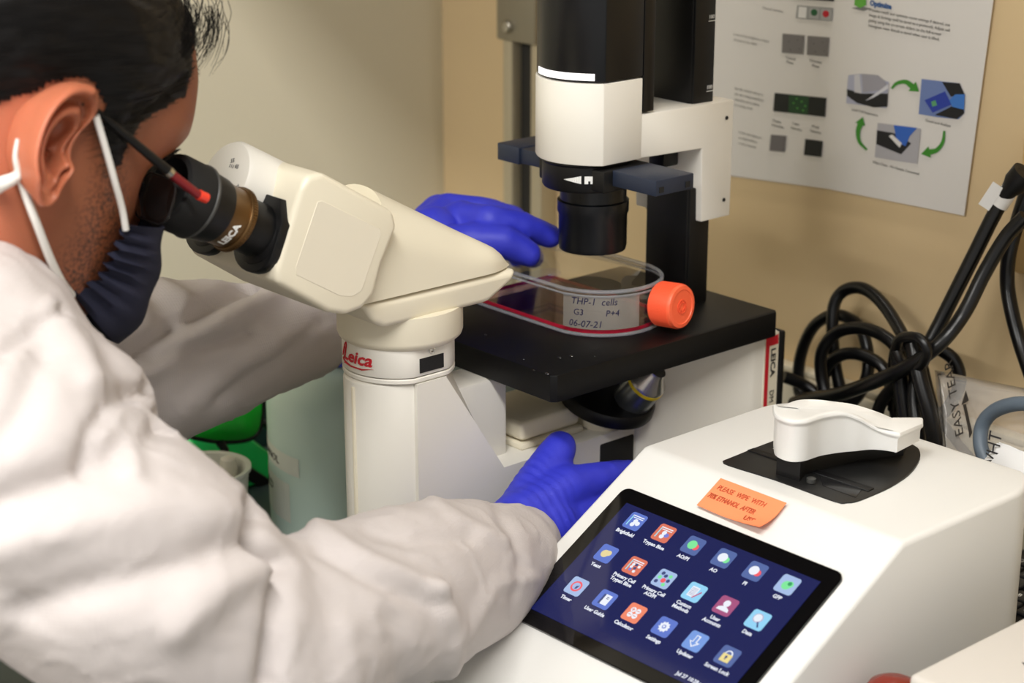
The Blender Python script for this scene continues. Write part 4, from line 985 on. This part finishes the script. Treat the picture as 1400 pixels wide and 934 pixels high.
# ear: polar relief around the canal
EC_ = (66, 206)
EO = [(133, 146), (131, 130), (124, 120), (112, 115), (98, 114), (84, 117), (68, 126), (52, 140), (38, 160), (28, 184), (23, 208), (25, 232), (31, 252), (41, 269), (53, 276), (63, 270), (69, 254), (76, 240), (86, 228), (94, 212), (100, 196), (108, 182), (120, 168), (129, 157)]
EO = [(p.x, p.y) for p in spline([V((a, c, 0)) for a, c in EO+[EO[0]]], 3)[:-1]]
def ear_bm(sgn):
    bm = NB(); KS = [(.90, -.018), (1.0, -.006), (1.02, .002), (1.0, .0065), (.94, .0092), (.87, .0076), (.82, .0005), (.75, -.0020), (.68, .0035), (.60, .0055), (.53, .0020), (.46, -.0070), (.30, -.0100), (.16, -.0120), (.06, -.0170), (.0, -.020)]
    rings = []
    for k, h in KS:
        rg = []
        for i, (a, c) in enumerate(EO):
            ang = math.atan2(c-EC_[1], a-EC_[0]); front = max(0, math.cos(ang-R(-8)))**2 if -1.0 < ang < 1.25 else 0
            lobe = math.exp(-((ang-R(105))/.35)**2)
            hh = (h if h > 0 else h*1.35)*1.25*(1-.72*front)-.004*front
            if lobe > .05: hh = hh*(1-lobe)+lobe*(.003 if .3 < k < 1.03 and h > -.005 or .3 < k < .9 else -.006)
            trag = math.exp(-((a*k+EC_[0]*(1-k)-80)/7)**2-((c*k+EC_[1]*(1-k)-222)/8)**2); hh += .007*trag
            u_, v_ = EC_[0]+(a-EC_[0])*k, EC_[1]+(c-EC_[1])*k
            p = onx(u_, v_, -.008); x = .010*max(0, (O_.y+.018-p.y))/.035
            q = V((p.x+x+hh, p.y, p.z)); d = q-O_; rg.append(O_+V((sgn*d.x, d.y, d.z)))
        rings.append(rg)
    loft(bm, rings); bmesh.ops.subdivide_edges(bm, edges=bm.edges, cuts=1, use_grid_fill=True, smooth=.6); return bm
bb_ = NB(); bb_.from_mesh(bme); bpy.data.meshes.remove(bme)
add(bb_, ear_bm(1)); add(bb_, ear_bm(-1))
me = bpy.data.meshes.new('body'); bmesh.ops.recalc_face_normals(bb_, faces=bb_.faces); bb_.to_mesh(me); bb_.free(); skin_cols(me)
bodyo = obj('body', me, skin, man, sharp=180)
# hair: shell over the skull, thinning to the hairline, plus loose strands
hairm = mat('black_hair', rgb(11, 9, 9), .45, spec=.25)
HP = [(230, -60), (252, -20), (258, 20), (262, 60), (262, 95), (254, 128), (232, 142), (205, 158), (188, 172), (178, 190), (170, 208), (163, 226), (152, 232), (147, 215), (140, 190), (136, 160), (133, 130), (118, 108), (95, 106), (70, 114), (48, 128), (25, 132), (0, 140), (-60, 160), (-120, 200), (-170, 150), (-200, 0), (-120, -200), (60, -260), (200, -180)]
def hair_thick(u_, v_):
    d = dpoly(u_, v_, HP); return d if inpoly(u_, v_, HP) else -d
bm = NB(); nu, nph = 190, 260; G = {}
for i in range(nu+1):
    u = -.06+.198*i/nu
    for k in range(nph):
        ph = 2*pi*k/nph; p = hp(u, ph); uu, vv = near_px(p); d = hair_thick(uu, vv)
        xx, ff, uu_ = hl(p)
        if u > .119: d = max(d, 60)
        if ff < -.035: d = max(d, min((u+.052)*2300, (-.035-ff)*2300))
        th = .0008+.013*max(0, min(1, d/110))+.0012*NZ.noise(V((p.x*260, p.y*60, p.z*160)))*min(1, max(0, d/25))
        G[i, k] = (hp(u, ph, max(th, .0002)), d+5*NZ.noise(V((p.x*300, p.y*300, p.z*300))))
vs = {}
def gv(i, k):
    if (i, k) not in vs: vs[i, k] = bm.verts.new(G[i, k][0])
    return vs[i, k]
for i in range(nu):
    for k in range(nph):
        c4 = [(i, k), (i, (k+1) % nph), (i+1, (k+1) % nph), (i+1, k)]
        if sum(1 for q in c4 if G[q][1] > 0) >= 3: bm.faces.new([gv(*q) for q in c4])
top = [gv(nu, k) for k in range(nph)]; bm.faces.new(top)
rnd = random.Random(3)
def strand(pts, r=.00018): tube(bm, pts, [r, r, r*.3], 4, smooth=4)
cnt = 0
while cnt < 900:                         # hair lying back over the side of the head
    u = rnd.uniform(.0, .125); ph = rnd.uniform(-.35*pi, pi*.75)
    p = hp(u, ph); uu, vv = near_px(p); d = hair_thick(uu, vv)
    if d < -3 or (cnt > 520 and d > 9): continue
    pts = []; uq, pq = u, ph
    for s in range(5):
        q = hp(max(uq, -.05), pq, .0016+.013*max(0, min(1, d/110))+rnd.uniform(0, .0012)); pts.append(q); pq += .085*(1 if ph > 0 else -1); uq -= .0035+.001*s
        uu, vv = near_px(q)
        if hair_thick(uu, vv) < -6: break
    if len(pts) > 2: strand(pts); cnt += 1
for k in range(150):                     # fringe falling in front of the forehead
    x = rnd.uniform(-.045, .05); a = hw(x, .108+rnd.uniform(-.01, .004), .118+rnd.uniform(-.012, .008)); fall = rnd.uniform(.018, .040); out = rnd.uniform(.001, .007)
    strand([a, a+HF_*out+HU*(-.25*fall)+V((rnd.uniform(-.004, .004), 0, 0)), a+HF_*(out*1.15)+HU*(-.65*fall)+V((rnd.uniform(-.006, .006), 0, 0)), a+HF_*(out*.7)-HU*fall+V((rnd.uniform(-.008, .008), 0, 0))], .00022)
obj('hair', bm, hairm, man, sharp=60)
bm = NB()
for sgn in (1, -1):
    for k in range(90):
        x = rnd.uniform(.014, .050); p = hp(.014+.004*sin((x-.014)/.036*pi)+rnd.uniform(-.003, .004), math.asin(min(1, (x/.080)**1.175)), .0006); p = O_+V((sgn*(p.x-O_.x), p.y-O_.y, p.z-O_.z))
        strand([p, p+V((sgn*.003, 0, 0))+HU*.0018+HF_*.0004, p+V((sgn*.0065, 0, 0))+HU*.003+HF_*.0002], .00022)
obj('eyebrows', bm, hairm, man)
for sgn in (1, -1):
    b = NB(); ball(b, hw(sgn*.032, .081, .003), .0118, 20); ey_ = obj('eye', b, mat('eye_white', rgb(210, 200, 190), .2) if sgn > 0 else bpy.data.materials['eye_white'], man)
    b = NB(); ball(b, hw(sgn*.032, .0895, .002), (.0055, .0038, .0055), 16); obj('iris', b, mat('iris_brown', rgb(40, 24, 16), .15) if sgn > 0 else bpy.data.materials['iris_brown'], ey_)
# face mask
navy = mat('navy_cotton', rgb(24, 27, 50), .8, bump=.3, bscale=1200)
SIDE = spline([V((a, c, 0)) for a, c in ((169, 306), (167, 326), (158, 345), (150, 362), (140, 378), (120, 392), (96, 401))], 4)
MID = spline([V((a, c, 0)) for a, c in ((205, 300), (207, 325), (207, 350), (206, 378), (200, 408), (188, 440), (160, 470))], 4)
LOWP = [(96, 401), (108, 428), (126, 458), (140, 474), (160, 472)]
nS = 26; bm = NB(); lay = []
for lv in (0, .0014):
    rows = []
    for t, (a, m_) in enumerate(zip(SIDE, MID)):
        tt = t/(len(SIDE)-1)
        A = onx(a.x, a.y, O_.x+.070-.018*tt); x, fA, uA = hl(A); xA = x
        B = onx(m_.x, m_.y, O_.x+.016); _, fB, uB = hl(B)
        row = []
        for k in range(nS+1):
            s = -1+2*k/nS; w = abs(s)
            ang = w*pi/2; ex = .72
            X = xA*sin(ang)**.9*(1 if s > 0 else -1); kf = cos(ang)**ex if w < 1 else 0
            f = fA+(fB-fA)*kf; u = uA+(uB-uA)*kf
            edge = math.exp(-((1-w)/.22)**2)
            f += .0035*edge*sin(tt*46)*(1 if tt > .12 else 0); X += .003*edge*sin(tt*46+1.3)*(1 if s > 0 else -1)
            f += .0015*sin(tt*14+w*5)*(1-edge)
            sag = .010*max(0, tt-.6)*(1-kf)*kf*4; u -= sag
            row.append(bm.verts.new(hw(X, f-lv, u)))
        rows.append(row)
    lay.append(rows)
    for i in range(len(rows)-1):
        for k in range(nS):
            f4 = (rows[i][k], rows[i][k+1], rows[i+1][k+1], rows[i+1][k]); bm.faces.new(f4 if lv else f4[::-1])
r0, r1 = lay; mI = len(SIDE)-1
ring0 = [r0[0][k] for k in range(nS+1)]+[r0[i][nS] for i in range(1, mI+1)]+[r0[mI][k] for k in range(nS-1, -1, -1)]+[r0[i][0] for i in range(mI-1, 0, -1)]
ring1 = [r1[0][k] for k in range(nS+1)]+[r1[i][nS] for i in range(1, mI+1)]+[r1[mI][k] for k in range(nS-1, -1, -1)]+[r1[i][0] for i in range(mI-1, 0, -1)]
for k in range(len(ring0)): bm.faces.new((ring0[k], ring0[(k+1) % len(ring0)], ring1[(k+1) % len(ring1)], ring1[k]))
mask = obj('face_mask', bm, navy, man, sharp=60)
elastic = mat('white_elastic', rgb(226, 224, 218), .8, bump=.4, bscale=900)
b = NB(); tube(b, [onx(131, 158, -.010), onx(145, 205, -.0105), onx(158, 252, -.013), onx(167, 285, -.017), onx(172, 314, -.0195)], .0022, 10); obj('ear_loop', b, elastic, mask)
b = NB(); tube(b, [onx(27, 240, -.012), onx(36, 268, -.012), onx(50, 305, -.012), onx(68, 352, -.018), onx(84, 385, -.026), onx(98, 404, -.034)], .0026, 10); obj('ear_loop', b, elastic, mask)
b = NB(); tube(b, [onx(24, 190, -.008), onx(21, 215, -.007), onx(25, 238, -.009), onx(5, 250, -.013), onx(-30, 262, -.03), hw(.040, -.080, -.055), hw(.012, -.0945, -.056)], [.0012, .0016, .003, .0042, .0042, .0042, .0040], 10); obj('ear_loop', b, elastic, mask)
# spectacles
gl_ = thing('spectacles', 'black and red framed spectacles worn by the person at the eyepiece', 'spectacles', hw(0, .09, .012))
for sgn in (1, -1):
    def g(u, v, x): p = onx(u, v, x); return O_+V((sgn*(p.x-O_.x), p.y-O_.y, p.z-O_.z))
    b = NB(); tube(b, [g(112, 140, -.012), g(140, 158, -.0135), g(180, 192, -.015), (g(229, 233, -.016))], [.0016, .0022, .0028, .0032], 10)
    tmp = obj('temple_arm', b, blackp, gl_)
    b = NB(); tube(b, [g(229, 233, -.016), g(234, 237.5, -.016)], .0034, 10, smooth=0); obj('silver_joint', b, chrome, tmp)
    b = NB(); tube(b, [g(233, 237, -.016), g(272, 267, -.0175)], .0029, 10, smooth=0); obj('red_section', b, mat('dark_red_acetate', rgb(120, 22, 30), .3) if sgn > 0 else bpy.data.materials['dark_red_acetate'], tmp)
    b = NB(); tube(b, [g(271, 266, -.0175), g(282, 271, -.0185)], .0034, 10, smooth=0); obj('hinge_tip', b, mat('bright_red_acetate', rgb(240, 64, 44), .3) if sgn > 0 else bpy.data.materials['bright_red_acetate'], tmp)
    xl, fl_, ul = hl(g(280, 271, -.0185)); cx_ = sgn*.034; lens = [(cx_+p[0], p[1]) for p in rrect(.048, .030, .011, 5)]
    L3 = [hw(a, .110-abs(a)*.09, ul-.010+c) for a, c in lens]
    b = NB(); tube(b, L3+[L3[0]], .0006, 8, smooth=2); tube(b, [hw(xl, fl_, ul), L3[3 if sgn > 0 else 9]], .0016, 8, smooth=0)
    rm = obj('lens_rim', b, mat('rim_grey', rgb(30, 28, 28), .3) if sgn > 0 else bpy.data.materials['rim_grey'], gl_)
    b = NB(); v1 = [b.verts.new(p) for p in L3]; v2 = [b.verts.new(p+HF_*.0015) for p in L3]; b.faces.new(v1[::-1]); b.faces.new(v2)
    for k in range(len(v1)): b.faces.new((v1[k], v1[(k+1) % len(v1)], v2[(k+1) % len(v1)], v2[k]))
    obj('lens', b, plastic, rm)
b = NB(); tube(b, [hw(-.011, .109, ul-.004), hw(0, .113, ul-.001), hw(.011, .109, ul-.004)], .0014, 8); obj('bridge', b, bpy.data.materials['rim_grey'], gl_)

# gown: one cloth body, folds pressed in along the creases
gown_m = mat('white_gown', rgb(198, 190, 187), .85, bump=0)
nt = gown_m.node_tree; tcn = nt.nodes.new('ShaderNodeTexCoord'); vo = nt.nodes.new('ShaderNodeTexVoronoi'); vo.inputs['Scale'].default_value = 520; vo.inputs['Randomness'].default_value = .12
n2 = nt.nodes.new('ShaderNodeTexNoise'); n2.inputs['Scale'].default_value = 60; n2.inputs['Detail'].default_value = 4
ad = nt.nodes.new('ShaderNodeMath'); ad.operation = 'MULTIPLY_ADD'; ad.inputs[1].default_value = 1.0
bmp = nt.nodes.new('ShaderNodeBump'); bmp.inputs['Strength'].default_value = .35; bmp.inputs['Distance'].default_value = .0007
nt.links.new(tcn.outputs['Object'], vo.inputs['Vector']); nt.links.new(tcn.outputs['Object'], n2.inputs['Vector']); nt.links.new(vo.outputs['Distance'], ad.inputs[0]); nt.links.new(n2.outputs['Fac'], ad.inputs[2])
nt.links.new(ad.outputs[0], bmp.inputs['Height']); nt.links.new(bmp.outputs['Normal'], nt.nodes['Principled BSDF'].inputs['Normal'])
b = NB()
chain(b, [(V((-.10, -.545, .22)), .115), (V((-.10, -.58, .05)), .15), (V((-.10, -.61, -.14)), .16), (V((-.10, -.62, -.34)), .17)])
chain(b, [(V((-.10, -.52, .27)), .08), (dep(-60, 520, 1.12), .085), (dep(5, 655, 1.07), .082), (dep(170, 780, 1.09), .080), (dep(275, 865, 1.13), .078), (dep(330, 920, 1.15), .075)])
chain(b, [(dep(275, 885, 1.13), .066), (dep(420, 865, 1.175), .062), (dep(545, 815, 1.26), .060), (dep(640, 785, 1.335), .054), (dep(690, 765, 1.38), .044), (dep(712, 748, 1.405), .034)])
chain(b, [(dep(-80, 430, 1.16), .060), (dep(0, 446, 1.15), .049), (dep(60, 505, 1.15), .040), (dep(100, 570, 1.13), .05)])
chain(b, [(dep(-80, 430, 1.16), .060), (dep(-20, 395, 1.13), .034)])
# far arm
chain(b, [(V((-.10, -.53, .21)), .10), (V((-.02, -.53, .22)), .10), (S1, .078)])
chain(b, [(V((-.18, -.52, .26)), .09), (S2, .085), (onx(110, 520, -.265), .072), (onx(180, 505, -.262), .068), (onx(290, 478, -.257), .058), (onx(370, 462, -.250), .047), (onx(420, 449, -.245), .042), (onx(440, 446, -.243), .034), (onx(448, 446, -.243), .022)])
gme = union(b, .0042, 22, .5)
CRS = [([(345, 690), (358, 735), (378, 758)], -.020, 13), ([(392, 765), (384, 820), (365, 934)], -.012, 14), ([(365, 770), (300, 800), (240, 860)], .006, 26), ([(205, 532), (160, 540), (125, 590), (118, 640)], -.007, 12), ([(215, 552), (190, 590), (180, 640)], .006, 16),
       ([(0, 690), (90, 660), (170, 615), (215, 575)], -.010, 30), ([(0, 745), (110, 720), (230, 690), (330, 700)], .006, 34), ([(40, 830), (150, 800), (260, 770), (345, 740)], -.007, 28), ([(0, 480), (40, 450), (85, 425)], -.006, 10), ([(70, 420), (110, 480), (125, 520)], .007, 16), ([(60, 480), (30, 560), (0, 600)], -.006, 22),
       ([(430, 720), (500, 765), (592, 808)], .006, 14), ([(440, 745), (510, 790), (590, 826)], -.005, 12), ([(592, 808), (622, 860), (612, 934)], .006, 14), ([(590, 690), (640, 720), (690, 740)], .004, 10), ([(500, 720), (560, 740), (640, 735)], -.004, 12), ([(680, 690), (715, 760), (705, 840)], -.003, 10), ([(470, 860), (480, 934)], .005, 22), ([(540, 850), (550, 934)], -.004, 20), ([(640, 870), (680, 800), (735, 790)], .003, 10),
       ([(160, 500), (230, 450), (300, 410), (345, 385)], -.010, 12), ([(190, 520), (260, 470), (330, 425), (370, 405)], .007, 14), ([(230, 440), (205, 400)], -.005, 14), ([(210, 490), (290, 470), (340, 455)], -.006, 10), ([(250, 560), (330, 500), (430, 450)], .004, 16), ([(300, 545), (380, 490), (440, 440)], -.004, 10), ([(205, 385), (255, 410), (250, 440)], .005, 10)]
me = gme; me.update()
nrm = [v.normal.copy() for v in me.vertices]; new = []
for v, n_ in zip(me.vertices, nrm):
    p = v.co.copy(); uu, vv = proj(p); d = 0
    q = V((p.x*7, p.y*7, p.z*7)); d += .0050*NZ.noise(q)
    ridge = 1-abs(NZ.noise(V((p.x*22+3, p.y*14, p.z*22)))*2); d += .0008*(ridge-.6)
    r2 = 1-abs(NZ.noise(V((p.x*26+9, p.y*22+7, p.z*30)))*2.2); d += .0011*max(0, r2-.80)/.20
    r3 = 1-abs(NZ.noise(V((p.x*48+2, p.y*34, p.z*44+5)))*2.2); d -= .0006*max(0, r3-.80)/.20
    if n_.dot(CAM-p) > 0 and -60 < uu < 800 and 300 < vv < 1000:
        far = p.x < -.17
        for idx, (L_2, am, w) in enumerate(CRS):
            if (idx >= 20) != far: continue
            dd = dpoly(uu, vv, L_2, False)
            if dd < 3*w: d += am*math.exp(-(dd/w)**2)
    new.append(p+n_*d)
for v, p in zip(me.vertices, new): v.co = p
gown = obj('gown', me, gown_m, man, sharp=180)

# gloves
glove = mat('nitrile_blue', rgb(46, 52, 190), .55, bump=.25, bscale=180, sss=.0)
GD = V((.03, .985, -.10)).normalized(); GU = V((-.20, .10, .97)); GU = (GU-GD*GU.dot(GD)).normalized(); GN = GD.cross(GU)   # GN: back of the hand
if GN.x < 0: GN = -GN
WR = V((.006, -.036, .086))
def gh(d, u, n=0): return WR+GD*d+GU*u+GN*n
b = NB()
chain(b, [(gh(-.045, -.002), .027), (gh(0, 0), .027), (gh(.022, 0), .029)])
chain(b, [(gh(0, .008, -.002), .024), (gh(.045, .026), .019), (gh(.088, .028), .0135)]); chain(b, [(gh(0, -.004), .024), (gh(.045, .004, .003), .020), (gh(.094, .008, .003), .0135)])
chain(b, [(gh(0, -.010), .022), (gh(.045, -.014, .001), .019), (gh(.090, -.012, .001), .013)]); chain(b, [(gh(0, -.014), .020), (gh(.04, -.030, -.003), .016), (gh(.080, -.032, -.003), .012)])
for (du, l0, r_) in ((.028, .088, .0112), (.008, .094, .0116), (-.012, .090, .0110), (-.032, .080, .0098)):
    n0 = .003 if abs(du) < .02 else 0
    chain(b, [(gh(l0, du, n0), r_+.0015), (gh(l0+.032, du*.9, n0-.006), r_), (gh(l0+.046, du*.85, n0-.026), r_*.95), (gh(l0+.044, du*.8, n0-.045), r_*.85)])
chain(b, [(gh(.010, .014, -.010), .020), (gh(.036, .036, -.018), .0160), (gh(.056, .050, -.022), .0145), (gh(.064, .054, -.026), .0130)])
gm_ = union(b, .0024, 4, .5)
for v in gm_.vertices:
    d_, u_2 = (v.co-WR).dot(GD), (v.co-WR).dot(GU)
    w = math.exp(-((d_-.012)/.022)**2); v.co = v.co+v.normal*((.0005+.0004*NZ.noise(v.co*40))*w*sin((d_+.25*u_2+.004*NZ.noise(v.co*30))*800)+.0008*NZ.noise(v.co*60))
gr = obj('glove', gm_, glove, man, sharp=180)
# far hand resting on the far end of the flask
b = NB()
KN = onz(626, 303, .272); WF = onx(560, 345, -.215)
idx = [onz(632, 298, .272), onz(668, 301, .276), onz(715, 308, .270), onz(752, 323, .258)]
mid_ = [onz(628, 292, .270)+V((-.02, .004, -.002)), onz(672, 296, .268)+V((-.02, .006, 0)), onz(712, 306, .258)+V((-.016, .006, 0)), ony(728, 352, .188)]
rin = [p+V((-.018, .004, -.004)) for p in mid_[:3]]+[mid_[3]+V((-.024, .004, -.006))]
thm = [onz(600, 340, .255), onz(650, 330, .262), onz(690, 330, .262), onz(722, 347, .251)]
chain(b, [(W2, .026), (WF, .028), (WF.lerp(KN, .5), .026)])
chain(b, [(WF, .026), (idx[0], .0150)]); chain(b, [(WF, .026), (mid_[0], .0150)]); chain(b, [(WF, .024), (rin[0], .0145)]); chain(b, [(WF, .024), (thm[0], .018), (thm[1], .0155)])
chain(b, list(zip(idx, (.0145, .0130, .0118, .0100)))); chain(b, list(zip(mid_, (.0145, .0128, .0115, .0100)))); chain(b, list(zip(rin, (.0140, .0122, .0110, .0098)))); chain(b, list(zip(thm, (.018, .0160, .0140, .0110))))
gm_ = union(b, .0024, 4, .5)
for v in gm_.vertices: v.co = v.co+v.normal*(.0009*NZ.noise(v.co*70))
obj('glove', gm_, glove, man, sharp=180)

# stool under the person
sl_ = thing('lab_stool', 'black lab stool under the person in the white gown', 'stool', (-.095, -.64, -.93))
b = NB(); lathe(b, [(.15, -.57), (.17, -.565), (.175, -.54), (.165, -.525), (.10, -.52)], 48, M.Translation((-.095, -.66, 0))); obj('seat', b, blackp, sl_)
b = NB(); lathe(b, [(.025, -.88), (.025, -.57)], 24, M.Translation((-.095, -.66, 0))); obj('column', b, chrome, sl_)
for k in range(5):
    a = 2*pi*k/5; b = NB(); tube(b, [V((-.095, -.66, -.87)), V((-.095+.24*cos(a), -.66+.24*sin(a), -.905))], [.02, .013], 10, smooth=0); box(b, (-.095+.24*cos(a)-.015, -.66+.24*sin(a)-.015, -.93), (-.095+.24*cos(a)+.015, -.66+.24*sin(a)+.015, -.895), .006); obj('foot', b, blackp, sl_)
